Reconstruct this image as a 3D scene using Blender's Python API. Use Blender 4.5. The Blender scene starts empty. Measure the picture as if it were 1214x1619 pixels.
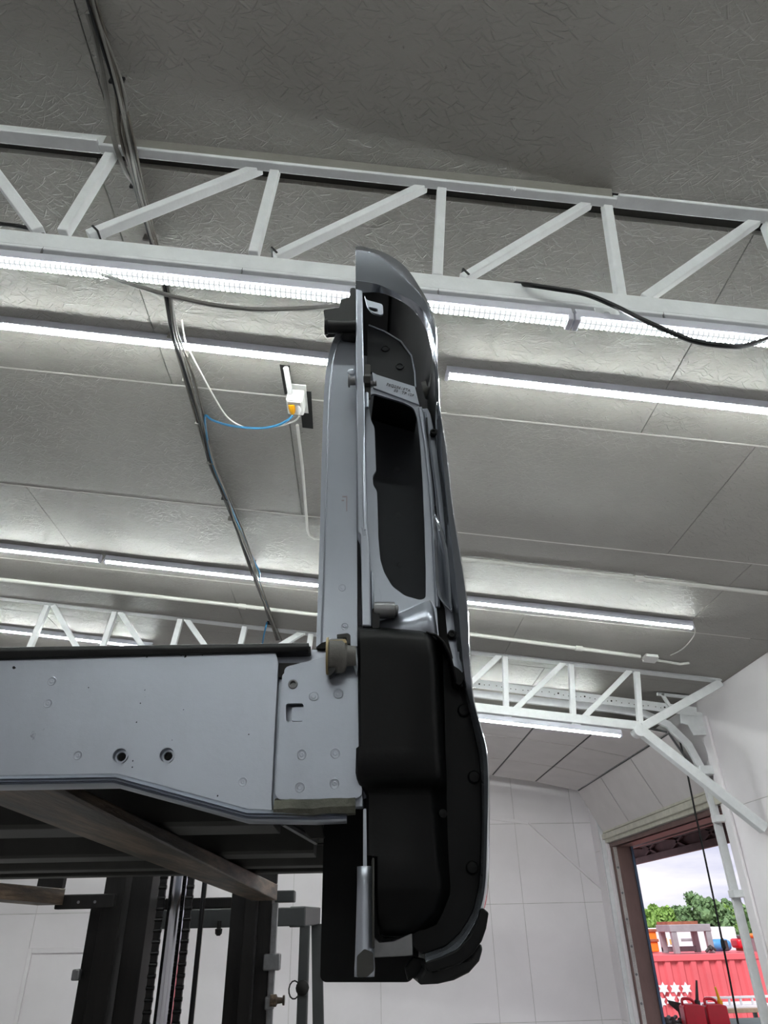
import bpy, bmesh, math, random
from mathutils import Vector as V, Matrix
from mathutils.geometry import tessellate_polygon
R_ = random.Random(7)
scene = bpy.context.scene
C = scene.collection

# ---------------------------------------------------------------- camera
F = 1100.0; CX, CY = 607.0, 809.5; CAMZ = 2.3
_b = V((566-CX, 1470-CY, F)).normalized()
_v = V((565-CX, -1000-CY, F)); _u = (_v - _b*_v.dot(_b)).normalized()
_a = _u.cross(_b)
if _a.x < 0: _a = -_a
CAM = V((0, 0, CAMZ))
def ray(u, v):
    d = V((u-CX, v-CY, F)); return V((d.dot(_a), d.dot(_b), d.dot(_u)))
YAW = 0.0222          # the trusses and lights run a touch out of square
def atY(u, v, Y):     # point of a surveyed direction on the plane Y = const
    d = ray(u, v); return CAM + d*(Y/d.y)
def atT(u, v, Y0):    # on the plane of a truss (Y = Y0 + YAW X)
    d = ray(u, v); return CAM + d*(Y0/(d.y-YAW*d.x))
def atX(u, v, X):
    d = ray(u, v); return CAM + d*(X/d.x)
def atZ(u, v, Z):
    d = ray(u, v); return CAM + d*((Z-CAMZ)/d.z)
CH, CS = 2.355, 0.118
def zc(x): return CAMZ + CH - CS*x
def atC(u, v, drop=0.0):
    d = ray(u, v); return CAM + d*((CH-drop)/(d.z+CS*d.x))

cam = bpy.data.cameras.new('camera'); co = bpy.data.objects.new('camera', cam); C.objects.link(co)
cam.sensor_fit = 'VERTICAL'; cam.sensor_height = 36; cam.lens = F/1619*36; cam.clip_start = .02; cam.clip_end = 1000
# camera axes in the world: the rows above are world axes in camera coordinates
rx = V((_a.x, _b.x, _u.x)); dn = V((_a.y, _b.y, _u.y)); fw = V((_a.z, _b.z, _u.z))
m = Matrix((rx, -dn, -fw)).transposed().to_4x4(); m.translation = CAM
co.matrix_world = m
scene.camera = co
scene.view_settings.view_transform = 'Standard'; scene.view_settings.look = 'None'
scene.view_settings.gamma = 1; scene.view_settings.use_curve_mapping = False
scene.view_settings.exposure = 0.0

# ---------------------------------------------------------------- materials
def srgb(r, g, b):
    f = lambda c: ((c/255)/12.92 if c/255 <= .04045 else ((c/255+.055)/1.055)**2.4)
    return (f(r), f(g), f(b), 1)
class NT:
    def __init__(s, name):
        s.m = bpy.data.materials.new(name); s.m.use_nodes = True; s.t = s.m.node_tree
        s.p = s.t.nodes['Principled BSDF']
    def n(s, typ, **kw):
        o = s.t.nodes.new(typ)
        for k, v in kw.items():
            if k in o.inputs.keys() if isinstance(k, str) else False: o.inputs[k].default_value = v
            else: setattr(o, k, v)
        return o
    def l(s, a, b): s.t.links.new(a, b)
    def math(s, op, a, b=None, c=None):
        o = s.t.nodes.new('ShaderNodeMath'); o.operation = op
        for i, x in enumerate((a, b, c)):
            if x is None: continue
            if isinstance(x, (int, float)): o.inputs[i].default_value = x
            else: s.l(x, o.inputs[i])
        return o.outputs[0]
    def coord(s, kind='Object'):
        return s.t.nodes.new('ShaderNodeTexCoord').outputs[kind]
    def ramp(s, fac, stops):
        o = s.t.nodes.new('ShaderNodeValToRGB'); e = o.color_ramp.elements
        while len(e) < len(stops): e.new(.5)
        for q, (p, c) in zip(e, stops):
            q.position = p; q.color = c if len(c) == 4 else (*c, 1)
        s.l(fac, o.inputs[0]); return o.outputs[0]
    def mix(s, fac, a, b):
        o = s.t.nodes.new('ShaderNodeMix'); o.data_type = 'RGBA'
        for i, x in ((0, fac), (6, a), (7, b)):
            if hasattr(x, 'is_linked'): s.l(x, o.inputs[i])
            else: o.inputs[i].default_value = x
        return o.outputs[2]
    def noise(s, vec, scale, detail=3, rough=.5, stretch=None):
        if stretch:
            mp = s.t.nodes.new('ShaderNodeMapping'); mp.inputs['Scale'].default_value = stretch; s.l(vec, mp.inputs[0]); vec = mp.outputs[0]
        o = s.t.nodes.new('ShaderNodeTexNoise'); o.inputs['Scale'].default_value = scale
        o.inputs['Detail'].default_value = detail; o.inputs['Roughness'].default_value = rough
        s.l(vec, o.inputs[0]); return o.outputs[0]
    def bump(s, h, strength=.3, dist=.01):
        o = s.t.nodes.new('ShaderNodeBump'); o.inputs['Strength'].default_value = strength; o.inputs['Distance'].default_value = dist
        s.l(h, o.inputs['Height']); s.l(o.outputs[0], s.p.inputs['Normal'])
MAT = {}
def plain(name, col, rough=.5, metal=0., var=.12, scale=6., bump=0., coat=0., spec=.5, stretch=None):
    t = NT(name); p = t.p
    n = t.noise(t.coord(), scale, 4, .6, stretch)
    a = tuple(c*(1-var) for c in col[:3])+(1,); b = tuple(min(1, c*(1+var)) for c in col[:3])+(1,)
    t.l(t.ramp(n, [(.3, a), (.7, b)]), p.inputs['Base Color'])
    p.inputs['Roughness'].default_value = rough; p.inputs['Metallic'].default_value = metal
    p.inputs['Coat Weight'].default_value = coat; p.inputs['Coat Roughness'].default_value = .06
    p.inputs['Specular IOR Level'].default_value = spec
    if bump: t.bump(t.noise(t.coord(), scale*6, 3, .6, stretch), bump, .004)
    MAT[name] = t.m; return t.m

def osb(name, base, strength=.6):
    t = NT(name); p = t.p
    co_ = t.coord()
    hs = []
    for (sc, ln, wd, off) in ((13, .036, .0026, 0), (15, .032, .0020, 3.7), (19, .026, .0032, 9.1), (11, .044, .0018, 5.3), (23, .022, .0026, 7.9), (16, .03, .0022, 2.3)):
        mp = t.t.nodes.new('ShaderNodeMapping'); mp.inputs['Location'].default_value = (off, off*1.7, 0); mp.inputs['Scale'].default_value = (1, 1, 0)
        t.l(co_, mp.inputs[0])
        vo = t.t.nodes.new('ShaderNodeTexVoronoi'); vo.voronoi_dimensions = '2D'; vo.inputs['Scale'].default_value = sc
        t.l(mp.outputs[0], vo.inputs['Vector'])
        sub = t.t.nodes.new('ShaderNodeVectorMath'); sub.operation = 'SUBTRACT'
        t.l(mp.outputs[0], sub.inputs[0]); t.l(vo.outputs['Position'], sub.inputs[1])
        sx = t.t.nodes.new('ShaderNodeSeparateColor'); t.l(vo.outputs['Color'], sx.inputs[0])
        ang = t.math('MULTIPLY_ADD', sx.outputs[0], 2.2, -1.1)
        rot = t.t.nodes.new('ShaderNodeVectorRotate'); rot.rotation_type = 'Z_AXIS'
        t.l(sub.outputs[0], rot.inputs['Vector']); t.l(ang, rot.inputs['Angle'])
        s2 = t.t.nodes.new('ShaderNodeSeparateXYZ'); t.l(rot.outputs[0], s2.inputs[0])
        bow = t.math('MULTIPLY', t.math('MULTIPLY', s2.outputs[0], s2.outputs[0]), 2.5)
        dy = t.math('ABSOLUTE', t.math('ADD', s2.outputs[1], bow)); dx = t.math('ABSOLUTE', s2.outputs[0])
        ly = t.math('SMOOTH_MIN', 1, t.math('MAXIMUM', 0, t.math('SUBTRACT', 1, t.math('DIVIDE', dy, wd))), .2)
        lx = t.math('MAXIMUM', 0, t.math('MINIMUM', 1, t.math('MULTIPLY', t.math('SUBTRACT', ln, dx), 120)))
        hs.append(t.math('MULTIPLY', t.math('MULTIPLY', ly, lx), t.math('MULTIPLY_ADD', sx.outputs[1], 1.0, .1)))
    h = hs[0]
    for q in hs[1:]: h = t.math('MAXIMUM', h, q)
    n1 = t.noise(co_, 34, 4, .62, (1, 2.6, 1)); n2 = t.noise(co_, 7, 3, .5)
    hh = t.math('ADD', t.math('MULTIPLY', h, .62), t.math('ADD', t.math('MULTIPLY', n1, 1.0), t.math('MULTIPLY', n2, .5)))
    t.bump(hh, strength, .006)
    big = t.noise(co_, .9, 4, .6); sp = t.noise(co_, 60, 2, .5)
    b0 = tuple(c*.84 for c in base[:3])+(1,); b1 = tuple(c*1.1 for c in base[:3])+(1,)
    col = t.ramp(big, [(.3, b0), (.7, b1)])
    dk = tuple(c*.45 for c in base[:3])+(1,)
    col = t.mix(t.ramp(sp, [(.69, (0, 0, 0)), (.76, (.6, .6, .6))]), col, dk)
    lt = tuple(min(1, c*1.28) for c in base[:3])+(1,)
    col = t.mix(t.math('MULTIPLY', h, .26), col, lt)
    t.l(col, p.inputs['Base Color'])
    p.inputs['Roughness'].default_value = .52; p.inputs['Specular IOR Level'].default_value = .45
    MAT[name] = t.m; return t.m

CEIL = osb('painted_strand_board', srgb(152, 149, 144), .85)
WALLP = plain('white_wall_paint', srgb(243, 239, 241), .55, var=.03, scale=1.6, bump=.12)
WALLD = plain('wall_joint', srgb(196, 193, 190), .8, var=.2)
JOINT_SHADE = plain('ceiling_joint_and_shade', srgb(40, 38, 36), .9)
TRUSS = plain('white_truss_paint', srgb(226, 228, 229), .45, var=.05, scale=18, bump=.15)
CHORD = plain('overspray_chord_paint', srgb(138, 135, 129), .5, var=.1, scale=9, bump=.2)
FLOOR = plain('grey_concrete', srgb(150, 148, 146), .6, var=.15, scale=2.)
HOUS = plain('lamp_housing_white', srgb(200, 200, 210), .4, var=.03)
CONDU = plain('painted_conduit', srgb(205, 203, 198), .5, var=.06)
PLAST = plain('white_plastic', srgb(225, 225, 222), .4, var=.03)
BLKR = plain('black_rubber', srgb(17, 17, 18), .5, var=.2, spec=.3)
POCKET = plain('pocket_shade_grey', srgb(86, 89, 94), .5, var=.06)  # silver paint darkened for the shade inside the lamp pocket
CAVSHADE = plain('cavity_shade_dark', srgb(30, 31, 34), .6, var=.1, spec=.25)  # silver panels coloured near black to imitate shade in the bedside cavities
GREYC = plain('grey_cable_jacket', srgb(120, 118, 114), .5, var=.15, scale=15)
BRNC = plain('dusty_brown_cable', srgb(92, 86, 78), .6, var=.3, scale=12)
BLUEC = plain('blue_cable_jacket', srgb(40, 116, 160), .45, var=.1)
YELLO = plain('yellow_plug', srgb(240, 170, 10), .4, var=.05)
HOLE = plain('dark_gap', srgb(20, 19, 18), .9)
# truck paint
def paint(name, col, coat, rough, metal=.55, dirt=.0, var=.05):
    t = NT(name); p = t.p; c = t.coord()
    n = t.noise(c, 5, 3, .6); fl = t.noise(c, 900, 2, .5)
    a = tuple(x*(1-var) for x in col[:3])+(1,); b = tuple(x*(1+var) for x in col[:3])+(1,)
    k = t.ramp(n, [(.3, a), (.7, b)])
    if dirt:
        sp = t.noise(c, 45, 4, .7)
        k = t.mix(t.ramp(sp, [(.70, (0, 0, 0)), (.76, (dirt, dirt, dirt))]), k, srgb(40, 36, 32))
        st = t.noise(c, 9, 5, .65, (1, 1, .35))
        k = t.mix(t.ramp(st, [(.5, (0, 0, 0)), (.75, (dirt*.4,)*3)]), k, srgb(112, 110, 106))
    t.l(k, p.inputs['Base Color'])
    t.bump(t.math('ADD', t.noise(c, 130, 3, .5), t.math('MULTIPLY', fl, .25)), .09 if coat < .5 else .02, .002)
    p.inputs['Metallic'].default_value = metal; p.inputs['Roughness'].default_value = rough
    p.inputs['Coat Weight'].default_value = coat; p.inputs['Coat Roughness'].default_value = .05
    MAT[name] = t.m; return t.m
SILV = paint('silver_inner_paint', srgb(168, 173, 183), .1, .36, .85, .45)
GLOSS = paint('silver_gloss_paint', srgb(140, 145, 154), 1., .24, .8)
PLATE = paint('silver_plate_paint', srgb(162, 167, 177), .1, .36, .85, .35)
SHIELD = plain('black_textured_plastic', srgb(10, 10, 11), .45, var=.1, scale=60, bump=.04, spec=.16)
FLAP = plain('black_flap_rubber', srgb(9, 9, 10), .7, var=.1, scale=20, spec=.25)
BUSH = plain('grey_hinge_polymer', srgb(92, 90, 86), .5, var=.15, scale=25, bump=.2)
YBUSH = plain('aged_yellow_nylon', srgb(150, 134, 98), .5, var=.35, scale=40)
STEEL = plain('dull_zinc_steel', srgb(120, 120, 122), .4, .7, var=.2, scale=30)
UNDER = plain('dusty_underbody_paint', srgb(54, 53, 51), .6, .2, var=.2, scale=8)
SEAL = plain('dirty_seam_sealer', srgb(84, 84, 74), .7, var=.4, scale=45, bump=.3)
# fork: worn brown steel
t = NT('worn_fork_steel'); c = t.coord()
n = t.noise(c, 5, 5, .65, (6, .5, 6)); n2 = t.noise(c, 22, 4, .7, (2.5, .35, 2))
k = t.ramp(n, [(.36, srgb(30, 25, 21)), (.5, srgb(72, 58, 45)), (.64, srgb(116, 98, 80))])
k = t.mix(t.ramp(n2, [(.6, (0, 0, 0)), (.72, (.5, .5, .5))]), k, srgb(30, 27, 25))
n3 = t.noise(c, 30, 4, .7, (1, .2, 1)); k = t.mix(t.ramp(n3, [(.71, (0, 0, 0)), (.78, (.7, .7, .7))]), k, srgb(190, 176, 160))
t.l(k, t.p.inputs['Base Color']); t.p.inputs['Roughness'].default_value = .5; t.p.inputs['Metallic'].default_value = .25
t.bump(t.noise(c, 30, 4, .7, (3, .4, 3)), .35, .004); FORK = t.m
MAST = plain('greasy_black_mast_steel', srgb(20, 18, 17), .55, .0, spec=.25, var=.35, scale=7, bump=.2, stretch=(4, 4, .4))
GUARD = plain('dark_grey_guard_paint', srgb(42, 44, 45), .5, var=.15, scale=7, bump=.1)
CHROME = plain('polished_ram_steel', srgb(190, 190, 196), .1, 1., var=.05)
CHAIN = plain('oily_chain_steel', srgb(26, 24, 24), .4, .6, var=.3, scale=40)
JBROWN = plain('brown_steel_jamb', srgb(104, 80, 76), .6, var=.18, scale=5, bump=.2, stretch=(2, 2, .5))
CREAM = plain('cream_header_paint', srgb(196, 194, 180), .6, var=.14, scale=12, bump=.3)
DOORP = plain('overhead_door_white', srgb(205, 200, 199), .5, var=.05, scale=3)
DGREY = plain('dark_grey_seal', srgb(70, 70, 70), .6, var=.3, scale=14)
BLUEJ = plain('blue_edge_trim', srgb(52, 72, 96), .5)
CANO = plain('brown_canopy_steel', srgb(92, 62, 60), .7, var=.25, scale=5)
RED = plain('faded_red_container_paint', srgb(212, 94, 100), .55, var=.08, scale=2)
RUST = plain('rusty_plate', srgb(150, 88, 66), .8, var=.25, scale=8)
ORANG = plain('orange_paint', srgb(238, 128, 40), .5, var=.08)
GSTEE = plain('grey_painted_frame', srgb(150, 142, 146), .6, var=.12, scale=6)
OWHIT = plain('trailer_white', srgb(225, 222, 226), .5, var=.05, scale=1)
YMARK = plain('ochre_marking', srgb(205, 165, 95), .6, var=.2, scale=4)
OBLUE = plain('faded_blue_paint', srgb(70, 140, 190), .5, var=.2, scale=5)
ORED = plain('bright_red_plastic', srgb(196, 24, 44), .4, var=.1, scale=6)
SCRAP = plain('dark_scrap', srgb(58, 52, 50), .7, var=.4, scale=18)
WOOD = plain('pale_board', srgb(160, 138, 116), .7, var=.2, scale=10)
GREEN = plain('dull_green_bench_paint', srgb(84, 96, 92), .6, var=.15)
GRASS = plain('gravel_yard', srgb(150, 142, 132), .9, var=.2, scale=3)
def leafm(name, c1, c2):
    t = NT(name); n = t.noise(t.coord(), 1.4, 5, .7)
    t.l(t.ramp(n, [(.3, c1), (.7, c2)]), t.p.inputs['Base Color']); t.p.inputs['Roughness'].default_value = .7
    return t.m
LEAFA = leafm('bright_green_leaves', srgb(86, 124, 52), srgb(150, 182, 92))
LEAFB = leafm('deep_green_leaves', srgb(74, 104, 66), srgb(122, 150, 100))
BARK = plain('grey_bark', srgb(96, 84, 72), .9, var=.3, scale=8)
# led strip: rows of small bright chips on a dimmer strip
def led(name, strength, gap, tint):
    t = NT(name); t.t.nodes.remove(t.p)
    e = t.t.nodes.new('ShaderNodeEmission'); o = t.t.nodes['Material Output']
    s = t.t.nodes.new('ShaderNodeSeparateXYZ'); t.l(t.coord(), s.inputs[0])
    fx = t.math('FRACT', t.math('MULTIPLY', s.outputs[0], 1/.0155))
    gx = t.math('MULTIPLY', t.math('GREATER_THAN', fx, .22), t.math('LESS_THAN', fx, .78))
    fz = t.math('FRACT', t.math('MULTIPLY_ADD', s.outputs[1], 1/.0165, .5))
    gz = t.math('MULTIPLY', t.math('GREATER_THAN', fz, .2), t.math('LESS_THAN', fz, .8))
    t.l(t.math('MULTIPLY_ADD', t.math('MULTIPLY', gx, gz), strength-gap, gap), e.inputs['Strength'])
    e.inputs['Color'].default_value = tint; t.l(e.outputs[0], o.inputs[0]); return t.m
LED = led('led_strip_light', 235., .7, (.93, .97, 1, 1))
LEDF = led('led_strip_light_cool', 235., 1.6, (.93, 1, .97, 1))

# ---------------------------------------------------------------- mesh helpers
class MB:
    def __init__(s): s.b = bmesh.new(); s.mi = 0
    def face(s, vs):
        try:
            f = s.b.faces.new(vs); f.material_index = s.mi; return f
        except ValueError: return None
    def vv(s, p): return s.b.verts.new(p)
    def quad(s, *ps): return s.face([s.vv(p) for p in ps])
    def box(s, lo, hi):
        x0, y0, z0 = lo; x1, y1, z1 = hi
        v = [s.vv(p) for p in ((x0,y0,z0),(x1,y0,z0),(x1,y1,z0),(x0,y1,z0),(x0,y0,z1),(x1,y0,z1),(x1,y1,z1),(x0,y1,z1))]
        for q in ((0,3,2,1),(4,5,6,7),(0,1,5,4),(1,2,6,5),(2,3,7,6),(3,0,4,7)): s.face([v[i] for i in q])
        return s
    def bar(s, p, q, w, h, up=(0,0,1)):      # w across, h along up
        p, q, up = V(p), V(q), V(up); d = (q-p).normalized()
        a = d.cross(up).normalized(); u = a.cross(d).normalized()
        r = []
        for e in (p, q):
            r.append([s.vv(e+a*w*i/2+u*h*j/2) for i, j in ((-1,-1),(1,-1),(1,1),(-1,1))])
        for i in range(4): s.face([r[0][i], r[0][(i+1)%4], r[1][(i+1)%4], r[1][i]])
        s.face(r[0][::-1]); s.face(r[1]); return s
    def tube(s, pts, r, n=8, caps=True):
        pts = [V(p) for p in pts]; prev = None; rings = []
        for i, p in enumerate(pts):
            d = ((pts[min(i+1, len(pts)-1)]-pts[max(i-1, 0)])).normalized()
            if prev is None:
                a = d.cross(V((0,0,1)) if abs(d.z) < .9 else V((1,0,0))).normalized()
            else:
                a = (prev - d*prev.dot(d)).normalized()
            prev = a; b = d.cross(a)
            rr = r[i] if isinstance(r, (list, tuple)) else r
            rings.append([s.vv(p+(a*math.cos(k*2*math.pi/n)+b*math.sin(k*2*math.pi/n))*rr) for k in range(n)])
        for A, B in zip(rings, rings[1:]):
            for k in range(n): s.face([A[k], A[(k+1)%n], B[(k+1)%n], B[k]])
        if caps: s.face(rings[0][::-1]); s.face(rings[-1])
        return s
    def lathe(s, o, d, prof, n=20, caps=True):            # prof: (distance along d, radius)
        o, d = V(o), V(d).normalized()
        return s.tube([o+d*t for t, r in prof], [max(r, .0001) for t, r in prof], n, caps) if len({round(t,6) for t, r in prof}) == len(prof) else s._lathe2(o, d, prof, n, caps)
    def _lathe2(s, o, d, prof, n, caps=True):
        a = d.cross(V((0,0,1)) if abs(d.z) < .9 else V((1,0,0))).normalized(); b = d.cross(a); rings = []
        for t, r in prof:
            rings.append([s.vv(o+d*t+(a*math.cos(k*2*math.pi/n)+b*math.sin(k*2*math.pi/n))*max(r,.0001)) for k in range(n)])
        for A, B in zip(rings, rings[1:]):
            for k in range(n): s.face([A[k], A[(k+1)%n], B[(k+1)%n], B[k]])
        if caps: s.face(rings[0][::-1]); s.face(rings[-1])
        return s
    def plate(s, outer, thick, holes=()):      # planar outline (3D points) pushed by vector thick
        thick = V(thick); loops = [[V(p) for p in lp] for lp in [outer]+list(holes)]
        flat = [p for lp in loops for p in lp]
        tris = tessellate_polygon(loops)
        base = [s.vv(p) for p in flat]; back = [s.vv(p+thick) for p in flat]
        for t_ in tris: s.face([base[i] for i in t_]); s.face([back[i] for i in t_[::-1]])
        k = 0
        for lp in loops:
            n = len(lp)
            for i in range(n):
                a, b = k+i, k+(i+1) % n
                s.face([base[a], base[b], back[b], back[a]])
            k += n
        bmesh.ops.recalc_face_normals(s.b, faces=s.b.faces[:]); return s
    def loft(s, rows, closed=False):
        g = [[s.vv(p) for p in r] for r in rows]
        for A, B in zip(g, g[1:]):
            n = len(A)
            for k in range(n if closed else n-1): s.face([A[k], A[(k+1)%n], B[(k+1)%n], B[k]])
        return g
    def ico(s, c, r, sub=2, jit=0., sq=(1,1,1)):
        g = bmesh.ops.create_icosphere(s.b, subdivisions=sub, radius=1)
        for v in g['verts']:
            k = r*(1+R_.uniform(-jit, jit)); v.co = V(c)+V((v.co.x*k*sq[0], v.co.y*k*sq[1], v.co.z*k*sq[2]))
        for v in g['verts']:
            for f in v.link_faces: f.material_index = s.mi
        return s
    def build(s, name, mats, parent=None, smooth=True, bevel=0., seg=2, solid=0., subsurf=0, origin=None, recalc=True, ang=35):
        if not isinstance(mats, (list, tuple)): mats = [mats]
        if recalc: bmesh.ops.recalc_face_normals(s.b, faces=s.b.faces[:])
        if smooth:
            for f in s.b.faces: f.smooth = True
            for e in s.b.edges:
                if len(e.link_faces) == 2 and e.calc_face_angle(0) > math.radians(ang): e.smooth = False
        if parent is not None:
            off = V(parent.get('_o', (0,0,0)))
        elif origin is not None: off = V(origin)
        else:
            xs = [v.co for v in s.b.verts]
            lo = [min(p[i] for p in xs) for i in range(3)]; hi = [max(p[i] for p in xs) for i in range(3)]
            off = V(((lo[0]+hi[0])/2, (lo[1]+hi[1])/2, lo[2]))
        for v in s.b.verts: v.co -= off
        me = bpy.data.meshes.new(name); s.b.to_mesh(me); s.b.free()
        for q in mats: me.materials.append(q)
        o = bpy.data.objects.new(name, me); C.objects.link(o)
        if parent is not None: o.parent = parent
        else: o.location = off
        o['_o'] = tuple(off)
        if solid:
            md = o.modifiers.new('solid', 'SOLIDIFY'); md.thickness = solid; md.offset = -1
        if bevel:
            md = o.modifiers.new('bevel', 'BEVEL'); md.width = bevel; md.segments = seg; md.limit_method = 'ANGLE'; md.angle_limit = math.radians(40)
        if subsurf:
            md = o.modifiers.new('sub', 'SUBSURF'); md.levels = subsurf; md.render_levels = subsurf
        return o
ALL = []
def tag(o, label=None, cat=None, group=None, kind=None):
    if label: o['label'] = label
    if cat: o['category'] = cat
    if group: o['group'] = group
    if kind: o['kind'] = kind
    return o
def thing(name, loc, label=None, cat=None, group=None, kind=None):
    o = bpy.data.objects.new(name, None); C.objects.link(o); o.location = loc; o.empty_display_size = .05
    o['_o'] = tuple(loc); return tag(o, label, cat, group, kind)

# ---------------------------------------------------------------- the room
XW = 3.46; XL = -7.0; YB = -7.0
def YF(x): return 11.1 + YAW*x
b = MB(); b.box((XL-.1, YB-.1, -.15), (XW+.27, 11.5, 0)); tag(b.build('floor', FLOOR), kind='structure')
# ceiling: boards laid row by row with narrow open joints under a dark backing
b = MB()
b.mi = 1
b.plate([(XL, YB, zc(XL)+.03), (XW+.27, YB, zc(XW+.27)+.03), (XW+.27, 11.6, zc(XW+.27)+.03), (XL, 11.6, zc(XL)+.03)], (0, 0, .08))
b.mi = 0
rows = []; y = .39-1.22*7; k = 0
first = {0: -.868, 1: 1.467, 2: 2.065, 3: 2.632, 4: 1.372}
while y < 11.6:
    rows.append(y); y += 1.22
for i, y0 in enumerate(rows):
    y1 = y0+1.22; ri = i-7
    s0 = first.get(ri, 1.2+.61*(ri % 4))
    xs = [s0+2.44*j for j in range(-6, 5)]
    for xa, xb in zip(xs, xs[1:]):
        xa, xb = max(xa, XL), min(xb, XW+.2)
        if xb-xa < .03: continue
        g = .0022
        skew = lambda x, yy: yy+.011*x
        ya_, yb_ = y0, y1
        if ri == 0: yb_ = 1.505
        if ri == 1: ya_ = 1.605  # wide dark slot behind the near chord imitates its shadow
        sk0 = .022 if ri == 1 else .011; sk1 = .022 if ri == 0 else .011
        b.plate([(xa+g, ya_+sk0*xa+g, zc(xa)), (xb-g, ya_+sk0*xb+g, zc(xb)), (xb-g, yb_+sk1*xb-g, zc(xb)), (xa+g, yb_+sk1*xa-g, zc(xa))], (0, 0, .028))
b.mi = 2
for yy in (2.83, 4.05, 5.27):
    xs = [XL+.6*i for i in range(18)]
    for xa, xb in zip(xs, xs[1:]):
        xb = min(xb, XW); w_ = .005
        b.plate([(xa, yy+.011*xa-w_, zc(xa)-.002), (xb, yy+.011*xb-w_, zc(xb)-.002), (xb, yy+.011*xb+w_, zc(xb)-.002), (xa, yy+.011*xa+w_, zc(xa)-.002)], (0, 0, .003))
ceil = b.build('ceiling', [CEIL, JOINT_SHADE, CONDU], smooth=False, origin=(0, 0, 0)); tag(ceil, kind='structure')

# walls in boarded sheets with fine joints
def sheets(name, p, ux, uz, n, W, Hh, xs, zs, topf, mats=(WALLP, WALLD), hole=None):
    """a wall from corner p along ux with joints at xs and zs; topf(x) is the wall's top"""
    b = MB(); g = .003; p, ux, uz, n = V(p), V(ux), V(uz), V(n)
    X = [0]+list(xs)+[W]; Z = [0]+list(zs)
    for xa, xb in zip(X, X[1:]):
        for j, za in enumerate(Z):
            ta, tb = (Z[j+1], Z[j+1]) if j+1 < len(Z) else (topf(xa), topf(xb))
            if hole and xa >= hole[0]-.001 and xb <= hole[1]+.001 and tb <= hole[3]+.001 : continue
            b.mi = 0
            q = [p+ux*(xa+g)+uz*(za+g), p+ux*(xb-g)+uz*(za+g), p+ux*(xb-g)+uz*(tb-g), p+ux*(xa+g)+uz*(ta-g)]
            b.plate(q, n*.02)
            b.mi = 1
            q = [p+ux*xa+uz*za+n*.01, p+ux*xb+uz*za+n*.01, p+ux*xb+uz*tb+n*.01, p+ux*xa+uz*ta+n*.01]
            b.plate(q, n*.05)
    return tag(b.build(name, list(mats), smooth=False, origin=p), kind='structure')
tf = lambda x: zc(XL+x)
sheets('wall_far', (XL, YF(XL), 0), V((1, YAW, 0)), (0, 0, 1), (0, 1, 0), XW+.27-XL, 5, [1.5, 2.65, 3.55, 4.9, 6.1, 7.3, 8.85, 9.32, 10.2], [1.22, 2.57, 3.6], tf)
sheets('wall_left', (XL, YB, 0), (0, 1, 0), (0, 0, 1), (-1, 0, 0), 11.2-YB, 5, [3, 6, 9, 12, 15], [2.44], lambda y: zc(XL))
sheets('wall_back', (XL, YB, 0), (1, 0, 0), (0, 0, 1), (0, -1, 0), XW-XL, 5, [3, 6, 9], [2.44], tf)
DY0, DY1, DZ = 7.0, 10.38, CAMZ+.9
sheets('wall_right', (XW, YB, 0), (0, 1, 0), (0, 0, 1), (1, 0, 0), 11.2-YB, 5, [2.4, 4.8, 7.2, 9.6, 12.0, DY0-YB, DY1-YB], [1.22, DZ], lambda y: zc(XW), hole=(DY0-YB, DY1-YB, 0, DZ))
# the doorway's brown steel reveals and header boards
b = MB(); b.box((XW-.005, DY1, 0), (XW+.27, DY1+.06, DZ))
j = b.build('trim_1', JBROWN, bevel=.004); tag(j, kind='structure')
b = MB()
for i in range(9):
    z = .55+i*.30
    b.lathe((XW+.035, DY1+.002, z), (0, -1, 0), [(0, .016), (.008, .014), (.012, .004)], 8)
tag(b.build('rivets', STEEL, parent=j), kind=None)
b = MB(); b.box((XW+.25, DY1-.025, 0), (XW+.28, DY1+.001, DZ)); tag(b.build('edge_strip', BLUEJ, parent=j))
b = MB(); b.box((XW-.004, DY0-.06, 0), (XW+.27, DY0, DZ)); tag(b.build('trim_2', JBROWN, bevel=.004), kind='structure')
b = MB(); b.box((XW-.012, DY0-.06, DZ), (XW+.27, DY1+.06, DZ+.05)); tag(b.build('trim_3', JBROWN, bevel=.004), kind='structure')
b = MB(); b.box((XW-.05, DY0-.1, DZ+.055), (XW-.002, DY1+.1, DZ+.17)); 
b.box((XW-.065, DY0-.1, DZ+.176), (XW-.002, DY1+.1, DZ+.21))
tag(b.build('trim_4', CREAM, bevel=.004), kind='structure')
b = MB(); b.box((XW-.045, DY1+.06, 0), (XW-.003, DY1+.30, DZ+.25)); b.box((XW-.06, DY1+.31, 0), (XW-.003, DY1+.37, DZ+.4))
tag(b.build('trim_5', WALLP, bevel=.005), kind='structure')
b = MB(); b.box((XW-.03, DY0-.16, 0), (XW-.003, DY0-.02, CAMZ+1.75)); tag(b.build('trim_6', WALLP, bevel=.006), kind='structure')
# battens on the far wall
b = MB()
pa, pb, pc = atT(775, 1293, 11.09), atT(835, 1301, 11.09), atT(952, 1407, 11.09)
b.bar(pa+(pa-pb)*3, pb, .02, .05, (0, 0, 1)); b.bar(pb, pc, .02, .055, (0, 1, 0))
tag(b.build('trim_7', WALLP, bevel=.004), kind='structure')
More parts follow.
